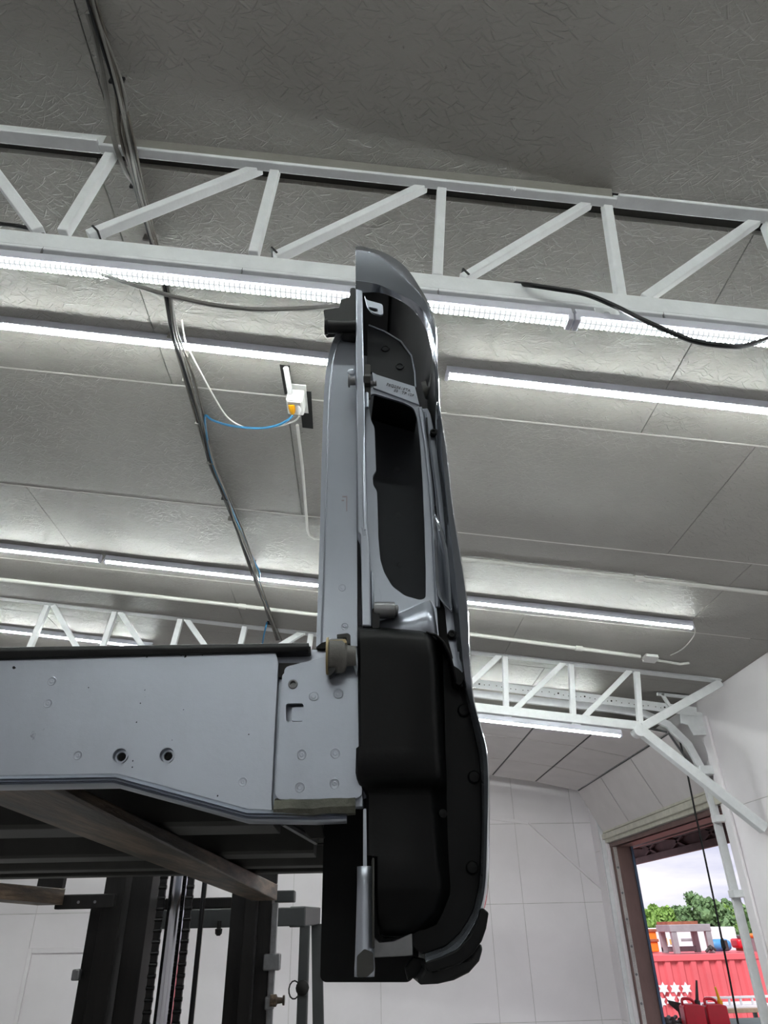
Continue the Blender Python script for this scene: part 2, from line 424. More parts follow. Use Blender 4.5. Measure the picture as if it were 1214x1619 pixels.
# far-left personnel door in the far wall
d2 = thing('door_2', (-3.8, 11.0, 0), kind='structure')
zt = atT(50, 1508, 11.05).z; xl = atT(48, 1510, 11.05).x
b = MB()
yy = YF(xl)
b.box((xl-.05, yy-.03, 0), (xl, yy-.002, zt+.06)); b.box((xl, yy-.03, zt), (xl+.95, yy-.002, zt+.06)); b.box((xl+.95, yy-.03, 0), (xl+1.0, yy-.002, zt+.06))
b.build('door_frame', WALLP, d2, bevel=.004)
b = MB(); b.box((xl+.015, yy-.018, .01), (xl+.935, yy-.003, zt-.015)); b.build('door_panel', WALLP, d2, bevel=.003)
b = MB(); b.lathe((xl+.87, yy-.018, 1.0), (0, -1, 0), [(0, .03), (.008, .03), (.012, .012), (.05, .012), (.055, .028), (.085, .02)], 14); b.build('door_handle', STEEL, d2)

# ---------------------------------------------------------------- overhead door, raised along the roof slope
od = thing('door_1', (XW-.05, (DY0+DY1)/2, CAMZ+1.05), kind='structure')
prof = [(3.41, 1.07), (3.13, 1.64), (2.54, 1.77), (1.93, 1.865), (1.32, 1.94), (.71, 2.01)]
ya, yb = DY0+.10, DY1+.10
st = [ya, 8.24, 9.39, yb]
for i, ((x0, z0), (x1, z1)) in enumerate(zip(prof, prof[1:])):
    d = V((x1-x0, 0, z1-z0)); L = d.length; d /= L; nrm = V((-d.z, 0, d.x))
    if nrm.z > 0: nrm = -nrm
    bk = -nrm
    o = V((x0, 0, CAMZ+z0))
    b = MB(); b.mi = 0; g = .012
    q = lambda s, y, h=0: o+d*s+V((0, y, 0))+bk*h
    for y0, y1 in zip(st, st[1:]):
        b.plate([q(g, y0+.01), q(g, y1-.01), q(L-g, y1-.01), q(L-g, y0+.01)], bk*.03)
    b.mi = 1
    b.plate([q(.0, ya, .008), q(0, yb, .008), q(L, yb, .008), q(L, ya, .008)], bk*.02)
    b.build('door_section', [DOORP, DGREY], od, bevel=.003)
b = MB(); b.box((3.375, ya, CAMZ+1.0), (3.435, yb, CAMZ+1.065)); b.build('bottom_seal', CREAM, od, bevel=.005)
for yy, nm in ((DY0+.06, 0), (yb+.05, 1)):
    b = MB()
    pth = [(3.40, -2.3), (3.40, .95), (3.385, 1.25), (3.30, 1.52), (3.14, 1.72), (2.92, 1.83), (2.6, 1.885), (1.9, 1.965), (.7, 2.12)]
    P = []
    for i in range(len(pth)-1):
        for s in range(4):
            a_, b_ = pth[i], pth[i+1]; P.append(((a_[0]+(b_[0]-a_[0])*s/4), yy, CAMZ+a_[1]+(b_[1]-a_[1])*s/4))
    P.append((pth[-1][0], yy, CAMZ+pth[-1][1]))
    r0 = []
    for i, p in enumerate(P):
        dd = (V(P[min(i+1, len(P)-1)])-V(P[max(i-1, 0)])).normalized(); nn = V((dd.z, 0, -dd.x))
        p = V(p); w = .035
        r0.append([p+nn*w+V((0, .02, 0)), p+nn*w-V((0, .02, 0)), p-nn*w-V((0, .02, 0)), p-nn*w+V((0, .02, 0))])
    b.loft(r0, closed=True); b.build('door_track', TRUSS, od)
# hanger angle with punched holes, and the spring bracket at the near corner
b = MB(); p0, p1 = V((3.38, DY0-.12, CAMZ+1.80)), V((.75, DY0-.12, CAMZ+2.17))
b.bar(p0, p1, .004, .09); b.bar(p0+V((0, .03, .045)), p1+V((0, .03, .045)), .06, .004)
b.build('hanger_angle', TRUSS, od)
b = MB()
for s in range(9):
    f_ = .12+s*.1
    p = p0.lerp(p1, f_); 
    for dx in (-.09, -.04, 0, .05, .1): b.lathe(p+V((dx, -.002, -dx*.14+R_.uniform(-.01, .01))), (0, -1, 0), [(0, .009 if dx == 0 else .005), (.001, .009 if dx == 0 else .005)], 8)
b.build('punched_hole', HOLE, od)
b = MB(); b.plate([(3.44, DY0-.1, CAMZ+1.58), (3.44, DY0-.1, CAMZ+1.80), (3.22, DY0-.1, CAMZ+1.82), (3.20, DY0-.1, CAMZ+1.70), (3.27, DY0-.1, CAMZ+1.68), (3.3, DY0-.1, CAMZ+1.58)], (0, .02, 0))
b.bar((3.12, DY0-.16, CAMZ+1.8), (3.05, DY0-.16, zc(3.05)-.02), .03, .03, (0, 1, 0)); b.bar((3.0, DY0-.16, zc(3.0)-.03), (3.4, DY0-.16, zc(3.4)-.03), .03, .03)
b.build('spring_bracket', TRUSS, od, bevel=.003)
b = MB(); b.box((3.34, DY0-.05, CAMZ+.80), (3.455, DY0+.04, CAMZ+.86)); b.box((3.3, DY0-.06, CAMZ+1.22), (XW-.01, DY0+.03, CAMZ+1.30)); b.box((3.34, DY0-.05, CAMZ+.18), (3.455, DY0+.06, CAMZ+.24)); b.build('track_bracket', TRUSS, od, bevel=.004)
# pull cord
pc_ = [atX(1075, 1172, 3.25), atX(1085, 1215, 3.26), atX(1100, 1290, 3.27), atX(1112, 1345, 3.28), atX(1130, 1430, 3.28), atX(1150, 1530, 3.28), atX(1168, 1625, 3.28), atX(1190, 1760, 3.28)]
cd = thing('pull_cord', pc_[0], 'black pull cord hanging from the overhead door across the doorway', 'cord')
b = MB(); b.tube(pc_, .009, 8); b.build('rope', BLKR, cd)
b = MB(); kp = atX(1143, 1492, 3.28); b.lathe(kp+V((0, 0, -.05)), (0, 0, 1), [(0, .006), (.02, .02), (.07, .018), (.1, .006)], 10); b.build('knot', BLKR, cd)

# ---------------------------------------------------------------- trusses
def web(t, Y0, p, q, w, mat=TRUSS, dep=.035):
    b = MB(); b.bar(atT(*p, Y0), atT(*q, Y0), dep, w, (0, 1, 0)) if False else b.bar(atT(*p, Y0), atT(*q, Y0), w, dep, (YAW, -1, 0))
    return b.build('web_member', mat, t, bevel=.003)
Y1 = 1.493
t1 = thing('roof_truss', atT(607, 480, Y1), 'near white steel roof truss with zigzag web above the truck bed', 'roof truss')
def chord(t, Y0, zf, x0, x1, h, mat, flange, fw, mat2=None):
    pts = lambda x, dz: V((x, Y0+YAW*x, zf(x)+dz))
    b = MB(); b.bar(pts(x0, h/2), pts(x1, h/2), .012, h, (0, 0, 1)); o = b.build('chord', mat, t, bevel=.002)
    b = MB(); b.bar(pts(x0, -.003)+V((0, flange, 0)), pts(x1, -.003)+V((0, flange, 0)), fw, .014, (0, 0, 1)); b.build('chord_flange', mat2 or mat, t, bevel=.003)
# lines of the chords from surveyed points
pA, pB = atT(0, 222, Y1), atT(1214, 350, Y1); sl = (pB.z-pA.z)/(pB.x-pA.x)
top1 = lambda x: pA.z+(x-pA.x)*sl
chord(t1, Y1, top1, -5.2, -.90, .085, TRUSS, -.02, .05)
chord(t1, Y1, top1, -.90, .90, .085, CHORD, -.012, .036, TRUSS)
chord(t1, Y1, top1, .90, 3.43, .05, TRUSS, -.02, .05)
qA, qB = atT(0, 385, Y1), atT(1214, 513, Y1); sb = (qB.z-qA.z)/(qB.x-qA.x)
bot1 = lambda x: qA.z+(x-qA.x)*sb
chord(t1, Y1, bot1, -5.2, 2.9, .062, TRUSS, .02, .05)
webs = [((0,285),(62,368),22),((-60,200),(-10,268),1),((182,236),(100,370),19),((412,266),(140,374),17),((436,268),(401,404),19),((672,295),(435,408),16),((698,297),(691,440),19),((932,322),(730,443),16),((958,323),(981,474),18),((1197,349),(1017,475),20)]
for p, q, w in webs:
    if w == 1: continue
    if p == (0, 285): p = (-52, 214)
    d = (atT(*p, Y1)-CAM).length
    web(t1, Y1+.012, p, q, w*.0017)
# continue the same rhythm beyond the frame
for (xa, xb) in ((1.44, 1.41), (1.93, 1.47), (2.0, 1.97), (2.5, 2.03), (-1.95, -1.55), (-2.0, -1.98), (-2.5, -2.1), (-2.56, -2.54), (-3.1, -2.65)):
    b = MB(); b.bar((xa, Y1+.012+YAW*xa, top1(xa)), (xb, Y1+.012+YAW*xb, bot1(xb)+.05), .031, .035, (YAW, -1, 0)); b.build('web_member', TRUSS, t1, bevel=.003)
b = MB(); b.bar((3.40, Y1+YAW*3.4, top1(3.4)), (2.85, Y1+YAW*2.85, bot1(2.85)+.02), .05, .05, (YAW, -1, 0)); b.build('web_member', TRUSS, t1, bevel=.003)
# black ties round the feet of three long members
for (u, v) in ((153, 369), (434, 403), (735, 437)):
    b = MB(); p = atT(u, v, Y1+.012); dv = (atT(u+60, v-27, Y1+.012)-p).normalized()
    b.bar(p-dv*.003, p+dv*.003, .033, .042, (YAW, -1, 0)); b.build('cable_tie', BLKR, t1)
b = MB(); p = atT(958, 490, Y1-.03); b.plate([p+V((-.035, 0, .01)), p+V((.035, 0, .006)), p+V((.04, 0, -.02)), p+V((.012, 0, -.022)), p+V((.006, 0, -.008)), p+V((-.006, 0, -.008)), p+V((-.012, 0, -.02)), p+V((-.035, 0, -.018))], (0, .004, 0)); b.build('clip_tab', TRUSS, t1, bevel=.001)
# small nails hanging on the upper chord
b = MB(); p = atT(808, 298, Y1-.02); b.lathe(p, (0.2, -.6, -1), [(0, .006), (.02, .007), (.024, .009), (.03, .004)], 8); b.build('paint_drip', TRUSS, t1)

Y2 = 6.25
t2 = thing('roof_truss', atT(900, 1150, Y2), 'far white steel roof truss with knee brace down to the right wall', 'roof truss')
pa2, pb2 = atT(0, 945, Y2), atT(1143, 1077, Y2); s2 = (pb2.z-pa2.z)/(pb2.x-pa2.x); top2 = lambda x: pa2.z+(x-pa2.x)*s2
qa2, qb2 = atT(760, 1130, Y2), atT(1012, 1156, Y2); s2b = -.118; bot2 = lambda x: qb2.z+(x-qb2.x)*s2b
for (nm, zf, x1_, h) in (('t', top2, 3.40, .075), ('b', bot2, qb2.x, .08)):
    f2 = lambda x, dz: V((x, Y2+YAW*x, zf(x)+dz))
    b = MB(); b.bar(f2(XL+.1, h/2), f2(x1_, h/2), .07, h, (0, 0, 1)); b.build('chord', TRUSS, t2, bevel=.006)
    if nm == 't':
        b = MB(); b.bar(f2(XL+.1, -.004), f2(x1_, -.004), .085, .012, (0, 0, 1)); b.build('chord_flange', TRUSS, t2)
nodes = [((75,958),(45,1030)),((85,958),(122,1025)),((182,968),(160,1030)),((190,968),(232,1033)),((286,978),(270,1035)),((294,978),(330,1030)),((388,988),(378,1030)),
         ((482,998),(420,1035)),((492,998),(488,1030)),((790,1036),(740,1085)),((798,1036),(800,1122)),((892,1047),(812,1124)),((902,1047),(906,1133)),((996,1060),(920,1137)),((1006,1062),(1012,1147))]
for p, q in nodes:
    b = MB(); A_ = atT(*p, Y2); B_ = atT(*q, Y2)
    # carry each member to the bottom chord even where the truck bed hides its foot
    if B_.z > bot2(B_.x)+.02:
        k = (A_.z-bot2(B_.x)+.03)/(A_.z-B_.z); B_ = A_+(B_-A_)*min(k, 2.2)
    b.bar(A_, B_, .05, .05, (YAW, -1, 0)); b.build('web_member', TRUSS, t2, bevel=.004)
for k in range(6):
    xa = -3.62-.52*k
    b = MB(); b.bar((xa, Y2+YAW*xa, top2(xa)-.05), (xa+.2*(1 if k % 2 else -1), Y2+YAW*xa, bot2(xa)-.02), .05, .05, (YAW, -1, 0)); b.build('web_member', TRUSS, t2, bevel=.004)
b = MB(); b.bar(atT(1138, 1080, Y2), atT(1015, 1150, Y2), .075, .07, (YAW, -1, 0)); b.build('web_member', TRUSS, t2, bevel=.005)
b = MB(); b.bar(atT(1012, 1155, Y2), V((XW-.02, Y2+.08, atX(1214, 1310, XW).z)), .085, .08, (YAW, -1, 0)); b.build('knee_brace', TRUSS, t2, bevel=.005)
b = MB(); e = atT(1012, 1154, Y2-.05); b.lathe(e, (0, 1, 0), [(0, .055), (.1, .055)], 14); b.build('gusset', TRUSS, t2)

# ---------------------------------------------------------------- strip lights
def strip(p, q, label, group, ledm, w=.05, hh=.035, drop=V((0, 0, 0)), wires=True, name='strip_light'):
    """lamp from p to q (points on the mounting line); housing above, LED strip below"""
    p, q = V(p), V(q); d = (q-p); L = d.length; d /= L
    root = thing(name, (p+q)/2, label, 'strip light', group)
    n = V((0, 0, 1)); a = d.cross(n).normalized(); n = a.cross(d)
    b = MB()
    prof = [(-w/2, -.0), (-w/2, hh*.35), (-w*.28, hh), (w*.28, hh), (w/2, hh*.35), (w/2, 0)]
    b.loft([[e+a*x+n*z for x, z in prof] for e in (p, q)], closed=True)
    for e in (p, q): b.face([b.vv(e+a*x+n*z) for x, z in prof])
    b.build('housing', HOUS, root, bevel=.002)
    # the LED carrier: a shallow trough along local x so that the chip pattern follows the lamp
    b = MB(); K = 4
    pr = [(w*.38*math.cos(math.pi*(1+i/K)), w*.28*math.sin(math.pi*(1+i/K))-.002) for i in range(K+1)]
    g = b.loft([[(s, x, z) for x, z in pr] for s in (-L/2+.012, L/2-.012)], closed=False)
    bmesh.ops.recalc_face_normals(b.b, faces=b.b.faces[:])
    for f in b.b.faces:
        f.normal_update()
        if f.normal.z > 0: f.normal_flip()
    o = b.build('led_tube', ledm, None, origin=(0, 0, 0), recalc=False)
    o.parent = root
    M = Matrix((d, -a if False else n.cross(d), n)).transposed()
    o.rotation_euler = M.to_euler()
    for e, sg in ((p, 1), (q, -1)):
        b = MB(); b.bar(e-d*sg*.004-n*.003, e+d*sg*.014-n*.003, w*1.02, w*.6, n); b.build('end_cap', HOUS, root, bevel=.003)
    return root
# pair hung under the near truss
zl = lambda x: bot1(x)-.075
yl = Y1-.012
def under(x): return V((x, yl+YAW*x, atT(607, 470, yl).z+(x-atT(607, 470, yl).x)*SLT))
uA, uB = atT(0, 414, yl), atT(1214, 540, yl); SLT = (uB.z-uA.z)/(uB.x-uA.x)
und = lambda x: V((x, yl+YAW*x, uA.z+(x-uA.x)*SLT))
xj = atT(905, 508, yl).x
grp = 'strip lights in the workshop'
n1 = strip(und(xj-2.44), und(xj-.006), 'bright bead-patterned strip light under near truss, passing behind the truck bed top', grp, LED, .046, .042)
n2 = strip(und(xj+.006), und(xj+2.44), 'bright bead-patterned strip light under near truss, crossed by a black cable', grp, LED, .046, .042)
for n_, xs in ((n1, (-1.52, -.98, -.36, .25)), (n2, (.95, 1.9))):
    for x in xs:
        b = MB(); b.bar(und(x)+V((0, .01, .03)), und(x)+V((0, .01, .12)), .006, .004, (1, 0, 0)); b.build('hanger', STEEL, n_)
# lamps fixed to the ceiling
def cl(p, q, label, ledm=LEDF, dz=.055, name='strip_light', **kw):
    P, Q = V(p), V(q); P.z -= dz; Q.z -= dz
    return strip(P, Q, label, grp, ledm, .046, dz-.004, name=name, **kw)
def onrow(x, Y0): return V((x, Y0+YAW*x, zc(x)))
A2 = atC(705, 592, .05); y2 = A2.y-YAW*A2.x
cl(onrow(A2.x, y2), onrow(A2.x+2.42, y2), 'strip light on ceiling right of the truck bed, next row behind the near truss')
cl(onrow(A2.x-2.5, y2), onrow(A2.x-.06, y2), 'strip light on ceiling crossing the cable bundle above the socket box')
A3 = atC(1095, 991, .05); B3 = atC(164, 884, .05); y3 = A3.y-YAW*A3.x
mid = (A3.x+B3.x)/2
cl(onrow(mid+.02, y3), onrow(A3.x, y3), 'strip light on ceiling ending above the white junction box on the right')
cl(onrow(B3.x, y3), onrow(mid-.02, y3), 'strip light on ceiling crossed by the blue cable, left of the truck bed')
C3 = atC(156, 882, .05)
cl(onrow(C3.x-2.42, y3), onrow(C3.x, y3), 'leftmost of the strip lights in the row above the far truss')
A4 = atC(940, 1106, .05); y4 = A4.y-YAW*A4.x
cl(onrow(A4.x-2.42, y4), onrow(A4.x, y4), 'strip light on ceiling seen through the far truss web on the right')
B4 = atC(240, 1023, .05); y4b = B4.y-YAW*B4.x
cl(onrow(B4.x-2.42, y4b), onrow(B4.x, y4b), 'strip light low on left seen through the far truss web above the tailgate sill')
# lamp under the far truss
e5 = atT(982, 1163, Y2-.02)
strip(e5+V((-4.92, -.109, .118*4.92)), e5+V((-2.46, -.055, .118*2.46)), 'added strip light under the far truss, unseen behind the truck bed side', grp, LED, .05, .05)  # hidden lamp added to brighten the far end
strip(e5+V((-2.42, -.055, .118*2.42)), e5, 'strip light fixed under the far truss bottom chord near the overhead door', grp, LED, .05, .05)
cl(onrow(.35, -.15), onrow(2.77, -.15), 'strip light on the ceiling directly above the camera, right of two')
cl(onrow(-2.15, -.15), onrow(.29, -.15), 'added unseen strip light on the ceiling above the camera, left of two')  # lamp added for bedside highlights and a brighter near ceiling
# unseen lamps added behind the camera to light the bed's rear faces
for yy, xs in ((-5.2, (-3.4, -.9)),):
    for x in xs:
        cl(onrow(x, yy), onrow(x+2.42, yy), 'added unseen strip light on the ceiling by the back wall, %s of two' % ('left' if x < -2 else 'right'))

# ---------------------------------------------------------------- ceiling services
def conduit(pts, label, r=.013, mat=CONDU, coup=()):
    root = thing('conduit', pts[0], label, 'conduit')
    b = MB(); b.tube(pts, r, 10); b.build('pipe', mat, root)
    for c_ in coup:
        i = min(range(len(pts)-1), key=lambda i: (V(pts[i])-V(c_)).length); d = (V(pts[i+1])-V(pts[i])).normalized()
        b = MB(); b.tube([V(c_)-d*.03, V(c_)+d*.03], r*1.45, 10); b.build('coupling', mat, root)
    return root
dr = .018
P = [atC(-120, 903, dr), atC(200, 938, dr), atC(380, 958, dr), atC(500, 972, dr), atC(745, 1003, dr), atC(1012, 1038, dr)]
conduit(P, 'long white conduit on ceiling crossing the cable bundle, ending at the junction box', .017, coup=[atC(383, 958.5, dr), atC(915, 1025, dr)])
P = [atC(600, 868, dr), atC(740, 885, dr), atC(1010, 915, dr), atC(1260, 943, dr)]
conduit(P, 'white conduit on ceiling right of the truck bed, above the junction box row', .016, coup=[atC(1010, 915, dr)])
P = [atC(470, 672, .03), atC(478, 740, .02), atC(486, 838, .02), atC(489, 846, .02), atC(497, 851, .02), atC(560, 858, .02)]
conduit(P, 'white conduit dropping from the socket box and bending behind the truck bed', .009)
# socket box with plugs
sb_ = thing('socket_box', atC(468, 640, .05), 'white socket box on ceiling with a yellow plug and a white plug', 'socket box')
bx = atC(468, 636, .045)
ux = V((1, YAW, -CS)).normalized(); uy = V((0, 1, 0)); un = ux.cross(uy)
def obox(b, c, sx, sy, sz):
    b.bar(c-uy*sy/2, c+uy*sy/2, sx, sz, un); return b
b = MB(); obox(b, bx, .085, .12, .075); b.build('box_body', PLAST, sb_, bevel=.008)
b = MB(); obox(b, bx+un*(-.038)+uy*.0, .07, .1, .006); b.build('cover', PLAST, sb_, bevel=.003)
b = MB(); b.tube([atC(452, 582, .02), atC(455, 600, .025), atC(459, 622, .04)], .014, 10); b.build('inlet_pipe', PLAST, sb_)
b = MB(); obox(b, bx+uy*.02+un*.043, .10, .22, .008); b.build('backing', PLAST, sb_)
b = MB(); py = atC(461, 648, .10); b.lathe(py+V((0, -.02, .02)), (0.05, .75, -.4), [(0, .018), (.02, .019), (.045, .015), (.055, .008)], 12); b.build('yellow_plug', YELLO, sb_)
b = MB(); pw = atC(471, 648, .10); b.lathe(pw+V((0, -.02, .03)), (.0, .75, -.4), [(0, .014), (.025, .016), (.05, .013), (.065, .007)], 12); b.build('white_plug', PLAST, sb_)
# openings cut in the ceiling beside the box
b = MB(); q = [atC(u, v, .003) for u, v in ((442, 577), (458, 579), (460, 622), (450, 624))]; b.plate(q, (0, 0, .004))
q = [atC(u, v, .003) for u, v in ((472, 618), (492, 620), (495, 678), (478, 676))]; b.plate(q, (0, 0, .004))
co_ = b.build('ceiling_cutouts', HOLE, None); co_.name = 'trim_8'; tag(co_, kind='structure')
jb = thing('junction_box', atC(1028, 1041, .03), 'small white junction box on the ceiling above the far truss', 'junction box')
b = MB(); obox(b, atC(1028, 1041, .03), .11, .10, .05); b.build('box_body', PLAST, jb, bevel=.006)
b = MB(); obox(b, atC(1028, 1041, .058), .115, .105, .006); b.build('lid', PLAST, jb, bevel=.002)
b = MB(); b.tube([atC(1040, 1044, .02), atC(1075, 1050, .018), atC(1090, 1048, .018)], .012, 8); b.build('outlet_pipe', CONDU, jb)
def cable(pts, r, label, mat, cat='cable', n=8, sm=6, name='cable', parent=None):
    # Catmull-Rom through the points
    pts = [V(p) for p in pts]; Q = []
    for i in range(len(pts)-1):
        p0, p1, p2, p3 = pts[max(i-1, 0)], pts[i], pts[i+1], pts[min(i+2, len(pts)-1)]
        for s in range(sm):
            t = s/sm; Q.append(.5*((2*p1)+(p2-p0)*t+(2*p0-5*p1+4*p2-p3)*t*t+(3*p1-p0-3*p2+p3)*t**3))
    Q.append(pts[-1]); b = MB(); b.tube(Q, r, n)
    o = b.build(name, mat, parent)
    if parent is None: tag(o, label, cat)
    return o
# bundle running along the ceiling
cb = thing('cable_bundle', atC(300, 560, .02), 'bundle of dusty black and grey cables clipped along the ceiling', 'cable bundle')
mainp = [(128, -60), (146, 10), (184, 128), (200, 220), (216, 290), (238, 375), (262, 450), (275, 525), (296, 590), (318, 672), (335, 735), (357, 790), (373, 828), (393, 880), (405, 915), (424, 970), (440, 1012)]
def along(off, dz, jit=2.0, seed=0):
    r = random.Random(seed); return [atC(u+off*(1-i*.035)+r.uniform(-jit, jit)*(1-i*.04), v, dz+.012*r.random()+{2: .03, 3: .115, 4: .07, 6: .03, 7: .075, 8: .05, 13: .05, 14: .078, 15: .02}.get(i, 0)) for i, (u, v) in enumerate(mainp)]
cable(along(-3, .012, 3, 1), .0065, '', BLKR, parent=cb)
cable(along(6, .012, 4, 2), .005, '', GREYC, parent=cb)
cable(along(1, .024, 4, 3), .006, '', BRNC, parent=cb)
cable(along(9, .010, 4, 4), .005, '', BRNC, parent=cb)
cable(along(-6, .010, 4, 5), .006, '', BRNC, parent=cb)
cable(along(3, .03, 5, 6), .005, '', GREYC, parent=cb)
cable(along(-2, .03, 5, 8), .0045, '', BLKR, parent=cb)
cable([atC(*p, .012 if not 170 < p[1] < 280 else .10) for p in ((139, 20), (155, 80), (168, 150), (180, 220), (198, 270), (214, 296), (228, 350))], .009, '', GREYC, parent=cb)
for (u, v) in ((185, 127), (216, 293), (236, 376), (273, 530), (291, 560), (296, 600), (315, 668), (333, 730), (356, 787), (366, 820), (400, 888), (426, 985)):
    b = MB(); p = atC(u, v, .02); b.bar(p-ux*.024, p+ux*.024, .010, .036, (0, 0, 1)); b.build('cable_clip', BLKR if v % 2 else GREYC, cb, bevel=.003)
# blue and white cords from the socket box
cable([atC(463, 657, .13), atC(455, 664, .15), atC(440, 672, .17), atC(415, 677, .18), atC(385, 676, .17), atC(355, 671, .12), atC(335, 664, .06), atC(324, 658, .03), atC(327, 690, .03), atC(337, 735, .03), atC(360, 790, .03), atC(383, 845, .03), atC(402, 888, .07), atC(410, 905, .10), atC(412, 925, .07), atC(426, 972, .04)], .0065, 'blue cord looping from the yellow plug and down along the ceiling cable bundle', BLUEC)
cable([atC(473, 658, .13), atC(465, 666, .14), atC(440, 674, .16), atC(410, 677, .17), atC(385, 675, .16), atC(360, 660, .13), atC(340, 630, .10), atC(318, 590, .07), atC(300, 555, .05), atC(292, 535, .05), atC(287, 505, .04)], .0042, 'white cord looping from the white plug up to the ceiling strip light', CONDU)
cable([atC(422, 984, .03), atC(420, 992, .08), atC(417, 1005, .12), atC(413, 1030, .16)], .008, 'short blue cord end hanging below the cable bundle near far truss', BLUEC)
# lead sagging from the near lamp to the truck bed, and black lead over the right lamp
cable([atT(158, 432, Y1-.02), atT(200, 447, Y1-.05), atT(260, 465, Y1-.08), atT(330, 481, Y1-.1), atT(400, 489, Y1-.1), atT(470, 488, Y1-.08), atT(540, 482, Y1-.05), atT(600, 470, Y1-.02), atT(650, 455, Y1+.0)], .0062, 'grey lead sagging below the near strip light towards the truck bed', GREYC)
cable([atT(815, 448, Y1+.03), atT(840, 451, Y1-.03), atT(880, 457, Y1-.045), atT(925, 465, Y1-.05), atT(970, 483, Y1-.06), atT(1010, 503, Y1-.07), atT(1060, 525, Y1-.08), atT(1100, 540, Y1-.08), atT(1150, 547, Y1-.08), atT(1180, 546, Y1-.06), atT(1230, 530, Y1-.035)], .0075, 'black lead draped over the near truss and across the right strip light', BLKR)
cable([atT(-60, 345, Y1+.05), atT(0, 354, Y1+.04), atT(25, 357, Y1+.03), atT(48, 362, Y1+.03), atT(70, 372, Y1+.02)], .007, 'black lead lying on the near truss bottom chord at the left', BLKR)
cable([atC(1098, 992, .05), atC(1097, 1005, .03), atC(1080, 1025, .012), atC(1060, 1036, .012)], .005, 'thin white lead from the strip light end to the junction box', CONDU)

# ---------------------------------------------------------------- truck bed
D = .66
bed = thing('truck_bed', (-.3, D+.9, CAMZ+.10), 'silver pickup truck bed without tailgate or tail lamps, lifted on the forklift', 'truck bed')
def B(u, v, dy=0.): return atY(u, v, D+dy)
def outl(pts, dy=0.): return [B(u, v, dy) for u, v in pts]
def plate(name, pts, dy, th, mat, holes=(), bevel=.0015, parent=None, seg=2):
    b = MB(); b.plate(outl(pts, dy), (0, th, 0), [outl(h, dy) for h in holes]); return b.build(name, mat, parent or bed, bevel=bevel, seg=seg)
def circ(u, v, r, n=16, e=1.0): return [(u+r*math.cos(k*2*math.pi/n), v+e*r*math.sin(k*2*math.pi/n)) for k in range(n)]
def rnd(pts, r=6, n=4):
    """round the corners of a pixel outline"""
    out = []; N = len(pts)
    for i in range(N):
        p0, p, p1 = (V((*pts[i-1], 0)), V((*pts[i], 0)), V((*pts[(i+1) % N], 0)))
        a, c = p0-p, p1-p; ra = min(r, a.length*.45, c.length*.45)
        A_, C_ = p+a.normalized()*ra, p+c.normalized()*ra
        for k in range(n+1):
            t = k/n; q = A_*(1-t)**2+p*2*t*(1-t)+C_*t*t; out.append((q.x, q.y))
    return out
def smooth_curve(pts, sm=5):
    pts = [V(p) for p in pts]; Q = []
    for i in range(len(pts)-1):
        p0, p1, p2, p3 = pts[max(i-1, 0)], pts[i], pts[i+1], pts[min(i+2, len(pts)-1)]
        for s in range(sm):
            t = s/sm; Q.append(.5*((2*p1)+(p2-p0)*t+(2*p0-5*p1+4*p2-p3)*t*t+(3*p1-p0-3*p2+p3)*t**3))
    Q.append(pts[-1]); return Q

# rear sill: main skin with a rolled lower flange and a bulged right edge
XS = -1.45
def leftx(p): return V((XS, p.y, p.z))
b = MB()
topl = [(0, 1043), (200, 1037), (425, 1031)]
botl = [(0, 1226), (186, 1223), (392, 1279), (430, 1281)]
tp = outl(topl); bt = outl(botl)
tp = [V((XS, D, tp[0].z))]+tp; bt = [V((XS, D, bt[0].z))]+bt
face = tp+[B(436, 1033, 0), B(440, 1046, 0), B(429, 1262, 0)]+bt[::-1]
holes = [circ(190, 1195, 12), circ(264, 1194, 12)]
b.plate(face, (0, .016, 0), [outl(h) for h in holes])
sill = b.build('rear_sill', SILV, bed, bevel=.005, seg=3)
# flange along the lower edge
b = MB(); pth = bt[:3]+[bt[3], B(500, 1281, .006), B(548, 1279, .012)]
pth2 = []
for a_, c_ in zip(pth, pth[1:]):
    for k in range(6): pth2.append(a_.lerp(c_, k/6))
pth2.append(pth[-1])
prf = [(.000, .000), (-.003, -.004), (-.005, -.006), (-.0055, -.0035), (-.008, -.006), (-.0085, -.003), (-.011, -.005), (-.013, -.002), (-.013, .014), (.0, .014)]
b.loft([[p+V((0, dy, dz*.8)) for dz, dy in prf] for p in pth2], closed=True)
b.build('sill_flange', SILV, bed)
# dirty sealed seam under the bolted plate
b = MB(); p0, p1 = B(434, 1274, .004), B(562, 1269, .006)
b.loft([[p+V((0, 0, .006)), p+V((0, -.006, .003)), p+V((0, -.008, -.004)), p+V((0, -.005, -.009)), p+V((0, .012, -.009)), p+V((0, .012, .006))] for p in [p0.lerp(p1, k/10)+V((0, R_.uniform(-.0007, .0007), R_.uniform(-.0006, .0006))) for k in range(11)]], closed=True)
b.build('sealed_seam', SEAL, bed)
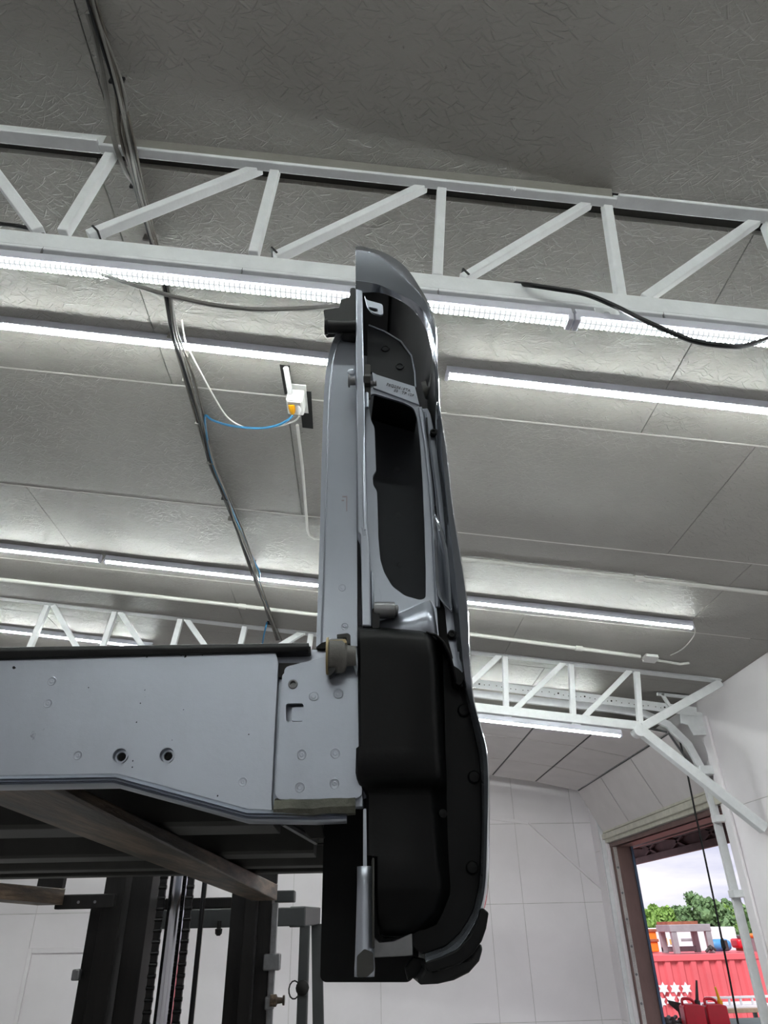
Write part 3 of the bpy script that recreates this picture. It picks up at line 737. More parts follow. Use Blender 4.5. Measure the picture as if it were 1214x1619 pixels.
# valley and backing behind the bolted plate
plate('sill_backing', [(426, 1030), (565, 1022), (575, 1278), (430, 1280)], .014, .006, SILV)
plate('upper_bracket', rnd([(449, 1055), (520, 1036), (566, 1034), (566, 1100), (449, 1100)], 8), .004, .006, PLATE)
pl = rnd([(446, 1067), (452, 1062), (530, 1041), (568, 1041), (572, 1258), (561, 1263), (440, 1264), (434, 1254)], 7)
sq = rnd([(452, 1112), (480, 1112), (480, 1141), (452, 1141)], 5)
bp = plate('bolted_plate', pl, .000, .005, PLATE, [sq, circ(463, 1082, 5)], bevel=.001)
b = MB(); b.plate(outl(rnd([(461, 1118), (482, 1118), (482, 1140), (461, 1140)], 3), .0035), (0, .003, 0)); b.build('square_insert', PLATE, bp, bevel=.0008)
b = MB(); o_ = B(463, 1082, 0); b.lathe(o_, (0, 1, 0), [(.004, .0030), (.003, .0030), (.003, .0046), (-.0008, .0046), (-.0014, .0038), (-.0014, .0030), (.002, .0026)], 20); b.build('bolt_ring', STEEL, bp)
def weld(u, v, r, par, dy=-.0001, y=None, mat=None):
    b = MB(); o_ = B(u, v, dy) if y is None else atY(u, v, y)
    k = (o_-CAM).dot(fw)/F*r
    b.lathe(o_, (0, -1, 0), [(-.001, k), (.00012, k), (.00028, k*.94), (.00005, k*.85), (.00005, k*.45), (.00028, k*.38), (.0002, k*.2), (.0002, .0002)], 18)
    return b.build('spot_weld', mat or PLATE, par)
for u, v in ((496, 1101), (535, 1097), (477, 1193), (530, 1191), (474, 1245), (529, 1239)): weld(u, v, 8, bp)
for u, v in ((82, 1077), (76, 1112), (123, 1194), (384, 1236)): weld(u, v, 7, sill, mat=SILV)
b = MB(); 
for (u, v) in ((190, 1195), (264, 1194)):
    b = MB(); o_ = B(u, v, 0)
    k = (o_-CAM).dot(fw)/F
    b.lathe(o_, (0, 1, 0), [(-.0012, k*12.6), (-.0012, k*11), (.004, k*10), (.004, k*7), (.007, k*6), (.02, k*6), (.02, k*12), (.001, k*12.6)], 24, False); b.build('threaded_insert', PLATE, sill)
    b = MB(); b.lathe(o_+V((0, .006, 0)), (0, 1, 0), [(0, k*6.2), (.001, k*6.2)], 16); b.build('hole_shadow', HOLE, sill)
# paint chips on the sill
b = MB()
for (u, v, r) in ((22, 1056, 2.6), (140, 1087, .9), (232, 1039, 1.3), (293, 1038, 2), (286, 1036, 1.5), (320, 1036, 1), (229, 1091, .9), (222, 1112, .9), (216, 1142, 1.1), (210, 1203, 1), (209, 1213, 1), (393, 1161, 1), (272, 1170, .7), (290, 1122, .7), (344, 1258, 1.3)):
    o_ = B(u, v, -.0003); k = (o_-CAM).dot(fw)/F*r
    n_ = 7; b.face([b.vv(o_+V((math.cos(i*6.283/n_)*k*R_.uniform(.6, 1.3), 0, math.sin(i*6.283/n_)*k*R_.uniform(.7, 1.6)))) for i in range(n_)])
b.build('paint_chips', HOLE, sill)
# black edge strip on top of the sill and the floor pan behind
z0 = B(0, 1041).z; z1 = B(490, 1026).z
b = MB(); e0, e1 = B(0, 1033, .0), B(488, 1026, .0); sl_ = (e1.z-e0.z)/(e1.x-e0.x); eL = V((XS, D, e0.z+(XS-e0.x)*sl_))
b.loft([[p+V((0, .012, .004)), p+V((0, -.004, .005)), p+V((0, -.006, .0)), p+V((0, -.004, -.0045*w_)), p+V((0, .012, -.005*w_))] for p, w_ in ((eL, 1.6), (e0, 1.5), (e1, .75))], closed=True)
b.build('edge_strip', BLKR, bed, bevel=.0008)
b = MB(); q = [B(487, 1022, -.002), B(491, 1022, -.002), B(491, 1031, -.002), B(488, 1033, -.002)]; b.plate(q, (0, .01, 0)); b.build('strip_end', BLKR, bed)
FZ = z0-.001
b = MB(); b.box((XS, D+.006, FZ-.018), (B(520, 1030).x, 2.62, FZ-.004)); b.build('bed_floor', UNDER, bed)
bz = B(0, 1200).z
def hat(y, w, zb, x0, x1, h=.03, lip=.016):
    b = MB(); pr = [(y-w/2-lip, FZ-.019), (y-w/2-lip, FZ-.023), (y-w/2, FZ-.023), (y-w/2+.008, zb+.006), (y-w/2+.014, zb), (y+w/2-.014, zb), (y+w/2-.008, zb+.006), (y+w/2, FZ-.023), (y+w/2+lip, FZ-.023), (y+w/2+lip, FZ-.019)]
    b.loft([[V((x, yy_, z_)) for yy_, z_ in pr] for x in (x0, x1)], closed=True)
    for x in (x0, x1): b.face([b.vv((x, yy_, z_)) for yy_, z_ in pr])
    return b.build('cross_member', UNDER, bed, bevel=.003)
FORKTOP = CAMZ+.158
ft = lambda y: CAMZ+.128+(y-.66)*.0175
hat(.93, .10, CAMZ+.168, XS, -.235)
hat(1.22, .14, ft(1.28)+.001, XS, -.13)
hat(1.80, .14, ft(1.86)+.001, XS, -.10)
hat(2.24, .12, ft(2.3)+.001, XS, -.08)
b = MB(); b.box((XS, 2.52, ft(2.6)+.001), (-.05, 2.60, FZ-.018)); b.build('front_rail', UNDER, bed, bevel=.004)
# gusset plates behind the sill's right end
plate('gusset', [(462, 1286), (508, 1286), (514, 1325), (490, 1327), (478, 1312)], .14, .004, UNDER)
b = MB(); b.tube([B(448, 1300, .12), B(500, 1330, .16)], .004, 8); b.build('brace_rod', STEEL, bed)
# headboard at the front end of the bed
b = MB(); b.box((XS, 2.60, FZ-.02), (B(600, 900).x+.02, 2.63, CAMZ+.74)); b.build('headboard', SILV, bed, bevel=.006)

# inner side wall and its rear post
ip = smooth_curve([V((u, v, 0)) for u, v in ((563, 505), (545, 512), (530, 530), (520, 560), (514, 598), (511, 650), (508, 740), (506, 830), (503, 930), (500, 1012), (500, 1022))], 4)
ipts = [(p.x, p.y) for p in ip]+[(565, 1022)]
b = MB(); ol = outl(ipts, .012)
rim = outl([(p.x, p.y) for p in ip], .012); ctr = B(560, 800, .012)
b.plate(ol, (0, 1.92, 0)); iw = b.build('inner_wall', SILV, bed, bevel=.0035, seg=3)
# rolled bead just inside its free edge
b = MB(); b.tube(outl([(p.x+8.5, p.y+3) for p in ip[4:-1]], .0115), .0012, 6); b.build('edge_bead', SILV, iw)
for u, v in ((541, 929), (545, 990)): weld(u, v, 6, iw, .0118, mat=SILV)
b = MB(); 
for q in ([(541, 784), (549, 784), (549, 786), (541, 786)], [(547, 784), (549, 784), (549, 808), (547, 808)], [(540, 790), (544, 790), (544, 792), (540, 792)]):
    b.plate(outl(q, .0117), (0, .001, 0))
b.build('stamped_mark', GSTEE, iw)
b = MB(); b.lathe(B(524, 600, .0118), (0, 1, 0), [(0, .001), (.0008, .001)], 8)
plate('lower_notch', [(500, 1022), (508, 1016), (519, 1013), (530, 1013), (530, 1026), (500, 1026)], .008, .004, HOLE)
# bright tail flange
fl = [(562, 456), (573, 459), (575, 560), (577, 640), (578, 740), (580, 820), (582, 846), (585, 880), (587, 990), (573, 990), (571, 880), (569, 848), (565, 840), (563, 640), (562, 560)]
fo = plate('tail_flange', fl, -.006, .02, SILV, bevel=.0018, seg=3)
plate('flange_return', [(586, 900), (590, 905), (592, 992), (587, 992)], -.002, .016, SILV)
b = MB(); b.tube(outl([(575, 690), (574, 740), (575, 800), (577, 838)], -.0065), .0013, 6); b.build('seam_bead', SILV, fo)
b = MB(); b.tube(outl([(579.5, 622), (580, 645)], .0), .0026, 8); b.build('slotted_rib', SILV, fo)
# swages in the inner wall by the tail flange
b = MB()
for (u, v, r) in ((556, 588, 8),):
    o_ = B(u, v, .012); k = (o_-CAM).dot(fw)/F*r
    b = MB(); b.lathe(o_, (0, -1, 0), [(-.001, k), (.0004, k*.85), (.0011, k*.6), (.0012, k*.3), (.0012, .0003)], 16)
    b.build('swage', SILV, iw)

# tail lamp pocket
hole = rnd([(583, 642), (586, 664), (592, 676), (594, 735), (595, 744), (589, 752), (590, 768), (596, 776), (598, 850), (601, 885), (607, 905), (620, 927), (640, 942), (665, 949), (673, 945), (673, 900), (671, 830), (668, 760), (664, 700), (660, 662), (654, 645), (640, 637), (592, 622), (586, 624)], 5, 3)
frame = [(578, 616), (590, 612), (662, 639), (671, 690), (679, 760), (684, 830), (687, 900), (690, 960), (694, 1012), (586, 1012), (584, 900), (580, 830), (578, 740)]
pf = plate('tail_lamp_frame', frame, .014, .0035, SILV, [hole], bevel=.0012)
# folded rim along the frame's right edge and the crease across its foot
b = MB(); b.tube(outl([(664, 645), (673, 700), (681, 770), (686, 840), (689, 905), (692, 960)], .012), .0026, 8); b.build('folded_rim', SILV, pf)
b = MB(); b.loft([[B(600, 985, .010), B(640, 968, .010), B(668, 955, .010), B(679, 951, .010), B(684, 962, .010), B(689, 1008, .010)], [B(598, 1012, .008), B(640, 1012, .007), B(668, 1012, .006), B(679, 1012, .006), B(685, 1012, .007), B(690, 1014, .009)]])
b.build('frame_foot', SILV, pf, solid=.003)
b = MB(); b.tube(smooth_curve(outl([(604, 984), (640, 966), (668, 954), (679, 951), (684, 962), (688, 1000)], .0095), 4), .0009, 6); b.build('foot_crease', SILV, pf)
# walls of the pocket and its back panel
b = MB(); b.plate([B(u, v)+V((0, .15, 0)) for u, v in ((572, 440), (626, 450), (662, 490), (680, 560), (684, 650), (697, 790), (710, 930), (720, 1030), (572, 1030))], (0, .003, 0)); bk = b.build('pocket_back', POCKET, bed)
for u, v in ((628, 742), (630, 814), (632, 893)):
    weld(u, v, 5, bk, y=D+.1497, mat=POCKET)
b = MB(); b.plate([B(592, 618, .017), B(662, 641, .017), B(668, 570)+V((0, .15, 0)), B(590, 548)+V((0, .15, 0))], (0, 0, .003)); b.build('pocket_roof', CAVSHADE, bed)
b = MB(); b.plate([B(673, 660, .018), B(690, 1000, .018), B(708, 1010)+V((0, .148, 0)), B(683, 655)+V((0, .148, 0))], (.002, 0, 0)); b.build('pocket_side', CAVSHADE, bed)
# label shelf above the opening, curved bracket behind it
sh = plate('stamped_shelf', [(588, 588), (596, 592), (656, 611), (663, 640), (590, 613)], .012, .003, SILV, bevel=.0008)
br = rnd([(581, 512), (586, 514), (608, 524), (634, 540), (650, 562), (656, 590), (657, 612), (590, 590), (580, 585)], 5)
bb = plate('curved_bracket', br, .034, .004, CAVSHADE, bevel=.001)
b = MB(); b.tube(outl([(583, 514), (608, 524), (634, 540), (650, 562), (656, 590), (657, 612)], .033), .0012, 6); b.build('bracket_edge', SILV, bb)
for (u, v, r) in ((609, 551, 7), (632, 579, 7)):
    b = MB(); o_ = B(u, v, .0335); k = (o_-CAM).dot(fw)/F*r
    b.lathe(o_, (0, -1, 0), [(-.001, k), (.001, k*.9), (.001, k*.7), (0, k*.6), (0, .0003)], 18); b.build('dimple', CAVSHADE, bb)
tab = rnd([(576, 466), (579, 474), (605, 481), (606, 496), (602, 498), (588, 494), (580, 484)], 4)
slot = rnd([(583, 485), (597, 488), (598, 492), (592, 493), (584, 489)], 2, 3)
plate('slotted_tab', tab, .006, .003, SILV, [slot], bevel=.0007)

# outer skin: from the bead round the opening over the edge and forward along the bedside
stn = [ # (inner rim), (crease), (edge), (outline)
 ((562,464),(562,443),(562,395),(562,389)), ((600,463),(596,449),(597,403),(600,396)), ((634,476),(627,463),(631,433),(638,419)),
 ((660,498),(655,478),(655,455),(664,455)), ((676,528),(673,497),(674,480),(682,489)), ((684,565),(685,535),(687,518),(691,528)),
 ((687,600),(689,575),(691,565),(693,580)), ((688,635),(691,615),(693,612),(695,625)), ((688,665),(692,652),(695,650),(698,660)),
 ((691,720),(699,718),(704,716),(708,717)), ((700,800),(707,800),(713,800),(717,800)), ((706,870),(715,870),(722,870),(728,870)),
 ((714,950),(724,950),(733,946),(739,950)), ((723,1030),(730,1030),(738,1030),(744,1030)), ((731,1080),(736,1080),(743,1078),(747,1082)),
 ((738,1110),(743,1110),(748,1108),(751,1112)), ((748,1150),(754,1150),(758,1147),(761,1150)), ((757,1190),(763,1190),(768,1186),(771,1190)),
 ((761,1240),(765,1240),(770,1240),(774,1240)), ((761,1330),(765,1330),(770,1330),(774,1330)), ((757,1400),(762,1400),(767,1400),(772,1400)),
 ((748,1440),(753,1441),(758,1441),(765,1440)), ((728,1474),(733,1477),(739,1479),(748,1480)), ((704,1496),(707,1501),(714,1506),(723,1510)),
 ((672,1508),(672,1514),(673,1521),(680,1527))]
def interp(stn, sm=4):
    cols = list(zip(*stn)); out = []
    for c_ in cols: out.append([(p.x, p.y) for p in smooth_curve([V((u, v, 0)) for u, v in c_], sm)])
    return list(zip(*out))
b = MB(); rows_ = []
stn = [(i_, c_, ((o_[0]-2.2, e_[1]) if 7 <= q <= 18 else e_), o_) for q, (i_, c_, e_, o_) in enumerate(stn)]
for (i_, c_, e_, o_) in interp(stn):
    O = B(*o_, .005)
    rows_.append([B(*i_, .030), B(*i_, .010), B(*c_, -.002), B(*e_, -.006), B((e_[0]+o_[0])/2, (e_[1]+o_[1])/2, -.002), O, O+V((0, .35, 0)), O+V((0, 1.92, 0))])
g = b.loft(rows_)
bmesh.ops.recalc_face_normals(b.b, faces=b.b.faces[:])
if sum((f.normal.x-f.normal.y)*f.calc_area() for f in b.b.faces) < 0: bmesh.ops.reverse_faces(b.b, faces=b.b.faces[:])
sk = b.build('outer_skin', [GLOSS, CAVSHADE], bed, ang=30, recalc=False)
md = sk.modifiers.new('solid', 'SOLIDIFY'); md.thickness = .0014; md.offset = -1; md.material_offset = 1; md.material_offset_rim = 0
md = sk.modifiers.new('bevel', 'BEVEL'); md.width = .0012; md.segments = 2; md.limit_method = 'ANGLE'; md.angle_limit = math.radians(22)
# left end of the skin's cap, closed off
plate('cap_trim', [(562, 388), (575, 389), (600, 396), (620, 407), (618, 409), (598, 400), (575, 393), (562, 392)], .004, .3, BLKR, bevel=.0006)
# top rail of the bedside, its hollow's shade put into a dark end plate
b = MB(); b.plate([B(u, v)+V((0, .25, 0)) for u, v in ((566, 402), (600, 410), (630, 440), (656, 480), (674, 530), (682, 600), (566, 600))], (0, .004, 0)); b.build('rail_end', CAVSHADE, bed)
# filler strip, clip and scoop right of the pocket
plate('filler_strip', [(667, 646), (676, 645), (681, 655), (688, 690), (698, 760), (708, 850), (718, 950), (728, 1050), (735, 1085), (724, 1085), (708, 1040), (700, 1000), (699, 950), (695, 900), (690, 830), (684, 770), (676, 700)], .022, .003, SILV, bevel=.0012)
b = MB(); b.tube(outl([(672, 652), (680, 710), (690, 790), (696, 850), (707, 930)], .020), .0016, 8); b.build('strip_bead', SILV, bed)
b = MB(); b.loft([[B(683, 814, .012), B(686, 813, .008), B(690, 815, .012)], [B(686, 850, .010), B(692, 840, .016), B(700, 838, .010)], [B(687, 880, .008), B(698, 880, .020), B(708, 868, .008)], [B(688, 915, .006), B(702, 920, .022), B(712, 910, .008)], [B(692, 943, .006), B(704, 945, .02), B(714, 945, .008)], [B(702, 957, .006), B(709, 960, .012), B(715, 963, .006)], [B(713, 968, .006), B(714, 968, .008), B(715, 969, .006)]])
b.build('scoop_bracket', GLOSS, bed, solid=.0015)
plate('dark_gap', [(683, 800), (688, 800), (690, 930), (703, 962), (708, 1010), (716, 1040), (712, 1050), (694, 1010), (689, 940), (685, 870)], .020, .002, HOLE, bevel=0)
for (u, v) in ((685, 684), (714, 1003)):
    b = MB(); o_ = B(u, v, .016); b.lathe(o_, (0, -1, 0), [(-.004, .0042), (.002, .0042), (.003, .0036), (.003, .0022), (.001, .0018), (.001, .0002)], 16); b.build('push_clip', BLKR, bed)
b = MB(); b.loft([[B(666, 606, .02), B(673, 603, .02)], [B(668, 616, .014), B(675, 612, .014)], [B(672, 630, .014), B(678, 612, .014)], [B(674, 632, .02), B(681, 590, .02)]]); b.build('spring_clip', UNDER, bed, solid=.0015)

# black fittings at the top: stake pocket cap and striker tube
b = MB(); b.plate(outl(rnd([(511, 490), (537, 486), (538, 474), (552, 470), (554, 455), (562, 455), (562, 530), (540, 527), (538, 506), (514, 508)], 3), -.002), (0, .03, 0)); blk = b.build('striker_block', BLKR, bed, bevel=.002)
b = MB(); o_ = B(513, 517, -.004); q_ = B(562, 517, -.004); k = (o_-CAM).dot(fw)/F
b.lathe(o_, q_-o_, [(0, k*9), (.0, k*12.5), (.004, k*12.8), (.0045, k*10.2), ((q_-o_).length, k*10.2)], 24); b.build('striker_tube', BLKR, bed)
# striker bolt through the flange
def K(p): return (p-CAM).dot(fw)/F
o_ = B(550, 602, -.004); k = K(o_); ax = V((1, 0, 0))
b = MB(); b.lathe(o_, ax, [(0, k*8), (.0006, k*10.5), (k*3, k*10.5), (k*3.2, k*7), (k*12, k*7)], 16); b.build('striker_bolt', STEEL, bed, bevel=.0004)
b = MB(); b.lathe(B(575, 602, -.001), ax, [(0, k*11), (k*10, k*11), (k*11, k*10)], 6); b.build('lock_nut', UNDER, bed, bevel=.0006)
b = MB(); prf2 = []
for i in range(9): prf2 += [(k*i*1.3, k*(4.6 if i % 2 else 3.9))]
b.lathe(B(585, 606, -.001), ax, prf2, 12); b.build('bolt_thread', STEEL, bed)
plate('nut_plate', [(576, 574), (586, 576), (586, 630), (577, 630)], .002, .004, UNDER)
# lower stud beside the frame foot
b = MB(); o_ = B(591, 965, .002); b.lathe(o_, ax, [(0, k*10), (k*3, k*11), (k*20, k*11), (k*27, k*10.5), (k*27.5, k*7), (k*31, k*7), (k*32, k*5)], 18); b.build('pivot_stud', STEEL, bed)
plate('stud_bracket', rnd([(588, 962), (598, 960), (600, 966), (600, 993), (588, 993)], 3), -.004, .01, BLKR, bevel=.001)
b = MB(); b.plate(outl(rnd([(590, 924), (600, 930), (603, 944), (602, 958), (592, 960)], 4), .004), (0, .006, 0)); b.build('stud_ear', SILV, bed, bevel=.002)
# tailgate hinge cup with a yellowed nylon liner
hb = thing('x', (0, 0, 0)); bpy.data.objects.remove(hb)
b = MB(); k = K(B(540, 1035, -.02)); o_ = B(517, 1036, -.022)
b.lathe(B(519, 1037, -.018), ax, [(0, k*24), (k*2, k*27), (k*22, k*27), (k*27, k*24), (k*29, k*17), (k*44, k*15)], 24); cup = b.build('hinge_cup', BUSH, bed, bevel=.0008)
b = MB(); b.lathe(B(516, 1037, -.016), ax, [(0, k*23), (0, k*29), (k*3.5, k*29.5), (k*4, k*23)], 24); b.build('nylon_liner', YBUSH, cup)
b = MB(); b.plate(outl(rnd([(517, 1013), (546, 1010), (549, 1016), (520, 1020)], 2), -.03), (0, .022, 0)); b.build('liner_lip', YBUSH, cup, bevel=.001)
b = MB(); b.plate(outl(rnd([(532, 1003), (550, 1001), (554, 1004), (554, 1018), (549, 1018), (548, 1008), (534, 1009)], 2), -.012), (0, .012, 0)); b.build('cup_bracket', UNDER, cup, bevel=.0008)
b = MB(); b.plate(outl(rnd([(519, 1056), (530, 1055), (530, 1060), (522, 1068), (520, 1068)], 2), -.03), (0, .012, 0)); b.build('liner_tongue', BLKR, cup, bevel=.0006)
plate('cup_strap', [(556, 1048), (562, 1040), (566, 1062), (564, 1070)], -.006, .006, PLATE)

# black splash shield: moulded front box, bevelled right side, lower narrower box
def srow(v, ul, ur, r2, dyf, dyo, vr=0):
    return [B(ul, v, dyf+.06), B(ul, v, dyf+.004), B(ul+4, v, dyf), B((ul+ur)/2, v+vr*.4, dyf), B(ur-10, v+vr*.8, dyf), B(ur-3, v+vr, dyf+.0025), B(ur+1, v+vr+1, dyf+.009), B(r2, v+vr+3, dyo)]
sr = [srow(989, 565, 672, 680, .012, .022, 9), srow(992, 565, 675, 686, -.004, .022, 8), srow(996, 565, 679, 690, -.012, .022, 7), srow(1010, 565, 683, 697, -.016, .022, 3),
      srow(1040, 566, 687, 700, -.017, .022), srow(1100, 566, 690, 702, -.017, .022), srow(1180, 567, 694, 704, -.017, .022), srow(1183, 563, 694, 704, -.017, .022), srow(1222, 562, 697, 706, -.018, .022),
      srow(1232, 564, 697, 706, -.014, .022), srow(1243, 569, 692, 706, -.002, .022), srow(1250, 575, 688, 706, .003, .022), srow(1258, 579, 687, 706, .004, .022),
      srow(1300, 579, 690, 707, .002, .022), srow(1352, 580, 694, 709, .000, .022), srow(1354, 593, 694, 709, .000, .022), srow(1400, 593, 700, 712, -.002, .022), srow(1412, 593, 700, 711, .0, .022), srow(1440, 594, 692, 700, .004, .024), srow(1462, 596, 672, 690, .010, .026), srow(1475, 602, 655, 670, .018, .03), srow(1483, 606, 646, 655, .028, .034)]
b = MB(); b.loft(sr); b.face([b.vv(p) for p in sr[0]]) ; ss = b.build('splash_shield', SHIELD, bed, ang=50, bevel=.0)
sh2 = [(676, 1000), (690, 1006), (704, 1018), (716, 1040), (722, 1062), (731, 1064), (733, 1076), (736, 1084), (741, 1112), (748, 1150), (758, 1190), (762, 1240), (762, 1330), (758, 1400), (749, 1440), (729, 1474), (704, 1497), (668, 1509), (655, 1500), (640, 1484), (600, 1480), (590, 1400), (585, 1250), (640, 1100)]
plate('shield_flange', sh2, .024, .004, SHIELD, bevel=.001, parent=ss)
b = MB(); b.loft([[B(674, 998, -.004), B(676, 1000, .022)], [B(690, 1002, -.006), B(690, 1006, .022)], [B(703, 1014, -.008), B(702, 1020, .022)], [B(713, 1034, -.008), B(710, 1040, .022)], [B(719, 1058, -.006), B(714, 1062, .022)], [B(722, 1078, .0), B(716, 1080, .022)]]); b.build('hood_lip', SHIELD, ss, solid=.002)
b = MB(); b.plate(outl(rnd([(714, 1050), (726, 1058), (733, 1066), (732, 1078), (726, 1084), (718, 1078)], 3), .004), (0, .02, 0)); b.build('lobe', SHIELD, ss, bevel=.0025)
for (u, v) in ((733, 1124), (749, 1229), (746, 1372)):
    b = MB(); o_ = B(u, v, .0235); k2 = K(o_)*10
    b.lathe(o_, (0, -1, 0), [(-.001, k2), (.002, k2), (.0035, k2*.8), (.0038, .0003)], 20); b.build('push_button_clip', SHIELD, ss)
b = MB(); b.lathe(B(700, 1286, .012), (0, -1, 0), [(-.001, .004), (.001, .0035), (.0014, .0005)], 14); b.build('push_button_clip', SHIELD, ss)
# brackets and post along the shield's left side
b = MB(); r0 = []
for v, ul, ur in ((1370, 568, 585), (1400, 568, 585), (1480, 566, 587), (1512, 565, 588), (1530, 564, 589), (1544, 564, 588)):
    A_, C_ = B(ul, v, .006), B(ur, v, .006); c_ = (A_+C_)/2; rr = (C_-A_).length/2
    r0.append([c_+V((rr*math.cos(a_), -rr*.9*math.sin(a_), 0)) for a_ in [math.pi*i/8 for i in range(9)]])
b.loft(r0); b.build('bracket_post', SILV, bed, solid=.002)
plate('bracket_web', [(588, 1356), (592, 1356), (592, 1500), (588, 1500)], -.004, .03, UNDER)
plate('bracket_ear', rnd([(574, 1279), (579, 1278), (580, 1372), (574, 1372)], 2), .004, .006, SILV)
plate('post_foot', rnd([(564, 1512), (576, 1500), (590, 1506), (591, 1535), (580, 1545), (564, 1545)], 3), -.002, .006, UNDER, bevel=.001)
b = MB(); b.plate(outl([(592, 1482), (600, 1490), (622, 1488), (644, 1478), (652, 1476), (653, 1511), (592, 1514)], .018), (0, .03, 0)); b.build('step_mount', STEEL, bed, bevel=.001)
# mud flap hanging ahead of the wheel, and the corner pads at the skin's lower end
mf = rnd([(512, 1302), (520, 1294), (548, 1290), (575, 1262), (660, 1262), (660, 1300), (662, 1525), (652, 1548), (645, 1553), (512, 1553), (506, 1546)], 6)
plate('mud_flap', mf, .16, .008, FLAP, bevel=.002)
pad = [(759, 1437), (764, 1435), (773, 1443), (769, 1468), (762, 1488), (748, 1508), (728, 1524), (704, 1533), (676, 1537), (672, 1530), (673, 1521), (700, 1512), (724, 1500), (744, 1478), (754, 1458)]
plate('corner_pad', pad, -.010, .04, SHIELD, bevel=.003, seg=3)
pad2 = [(672, 1528), (700, 1530), (726, 1522), (746, 1508), (760, 1490), (764, 1500), (758, 1520), (742, 1538), (718, 1550), (692, 1556), (661, 1557), (661, 1548), (668, 1538)]
plate('step_pad', pad2, .004, .10, BLKR, bevel=.003, seg=3)
plate('torn_corner', [(652, 1512), (672, 1516), (666, 1540), (658, 1548), (650, 1546), (645, 1552), (640, 1530)], .03, .01, SHIELD)

# faint stamped lettering on the shelf
def lettering(txt, u, v, size, dy, par, mat, tilt):
    cu = bpy.data.curves.new('lettering', 'FONT'); cu.body = txt; cu.size = size; cu.extrude = .0003
    o = bpy.data.objects.new('tmp', cu); C.objects.link(o)
    dg = bpy.context.evaluated_depsgraph_get(); me = bpy.data.meshes.new_from_object(o.evaluated_get(dg))
    C.objects.unlink(o); bpy.data.objects.remove(o)
    me.materials.clear(); me.materials.append(mat)
    ob = bpy.data.objects.new('stamped_lettering', me); C.objects.link(ob)
    ob.parent = par; ob.location = B(u, v, dy)-V(par['_o']); ob.rotation_euler = (math.pi/2, tilt, 0); return ob
lettering('76Q28615TA', 610, 609, .0058, .0117, sh, STEEL, .34)
lettering('55   TP 10F', 622, 618.5, .0056, .0117, sh, STEEL, .34)

# ---------------------------------------------------------------- forklift
YM = 3.55
fk = thing('forklift', (-.75, YM+.6, 0), 'black forklift mast and forks standing behind and beneath the truck bed', 'forklift')
zf0, zf1 = CAMZ+.116, FORKTOP
def forkm(xa, xb, w0, w1, y0=.69, y1=3.46):
    b = MB()
    rws = []
    for y in (y0, 1.2, 2.0, 2.8, y1):
        k = (y-y0)/(y1-y0); x = xa+(xb-xa)*k; w = w0+(w1-w0)*k; zb, zt_ = zf0, ft(y)
        rws.append([V((x-w/2, y, zb)), V((x+w/2, y, zb)), V((x+w/2, y, zt_)), V((x-w/2, y, zt_))])
    b.loft(rws, closed=True); b.face([b.vv(p) for p in rws[0]]); b.face([b.vv(p) for p in rws[-1]])
    o = b.build('fork', FORK, fk, bevel=.003)
    b = MB(); b.box((xb-w1/2, y1-.045, zf1+.02), (xb+w1/2, y1-.002, zf1+.45)); b.build('fork_shank', MAST, fk, bevel=.004)
    return o
forkm(-.322, -.405, .088, .108)
forkm(-1.235, -1.318, .088, .108)
b = MB(); b.box((-1.32, y_ := YM-.085, CAMZ+.36), (-.28, YM-.045, CAMZ+.48)); b.build('carriage_bar', MAST, fk, bevel=.005)
b = MB(); b.box((-1.30, YM-.085, CAMZ+.10), (-1.05, YM-.045, CAMZ+.155)); cp = b.build('carriage_bar', MAST, fk, bevel=.005)
b = MB()
for x in (-1.20, -1.13): b.lathe((x, YM-.086, CAMZ+.125), (0, -1, 0), [(0, .006), (.001, .006)], 10)
b.build('bolt_head', STEEL, cp)
# mast: two nested channel rails each side, leaning very slightly back
def rail(x, w, y, d, ztop, lean=.0, nm='mast_rail', mat=MAST, zb=.05):
    b = MB()
    o = [(-w/2, 0), (w/2, 0), (w/2, d), (w/2-.02, d), (w/2-.02, .025), (-w/2, .025)]
    b.loft([[V((x+px+lean*(z-2), y+py, z)) for px, py in o] for z in (zb, ztop)], closed=True)
    for z in (zb, ztop): b.face([b.vv((x+px+lean*(z-2), y+py, z)) for px, py in o])
    return b.build(nm, mat, fk, bevel=.003)
mx = lambda u, v, dy=0: atY(u, v, YM+dy).x
LN = 0.0
xl0, xl1, xl2, xl3 = mx(126, 1515), mx(147, 1515), mx(180, 1515), mx(219, 1515)
rail((xl0+xl1)/2, xl1-xl0, YM+.03, .12, CAMZ+.13, nm='outer_mast_rail')
rail((xl1+xl2)/2, xl2-xl1, YM-.0, .16, CAMZ+1.0, nm='inner_mast_rail')
rail((xl2+xl3)/2+.005, xl3-xl2-.012, YM+.06, .16, CAMZ+1.0, nm='middle_mast_rail')
xr0, xr1, xr2, xr3 = mx(355, 1515), mx(380, 1515), mx(402, 1515), mx(424, 1515)
rail((xr0+xr1)/2, xr1-xr0, YM+.06, .16, CAMZ+1.0, nm='middle_mast_rail')
rail((xr1+xr2)/2, xr2-xr1-.006, YM-.0, .16, CAMZ+1.0, nm='inner_mast_rail')
rail((xr2+xr3)/2, xr3-xr2, YM+.03, .12, CAMZ+.13, nm='outer_mast_rail')
b = MB(); x_ = mx(430, 1515); b.box((x_-.012, YM+.02, .3), (x_+.012, YM+.05, CAMZ+.11)); b.build('side_strip', STEEL, fk, bevel=.003)
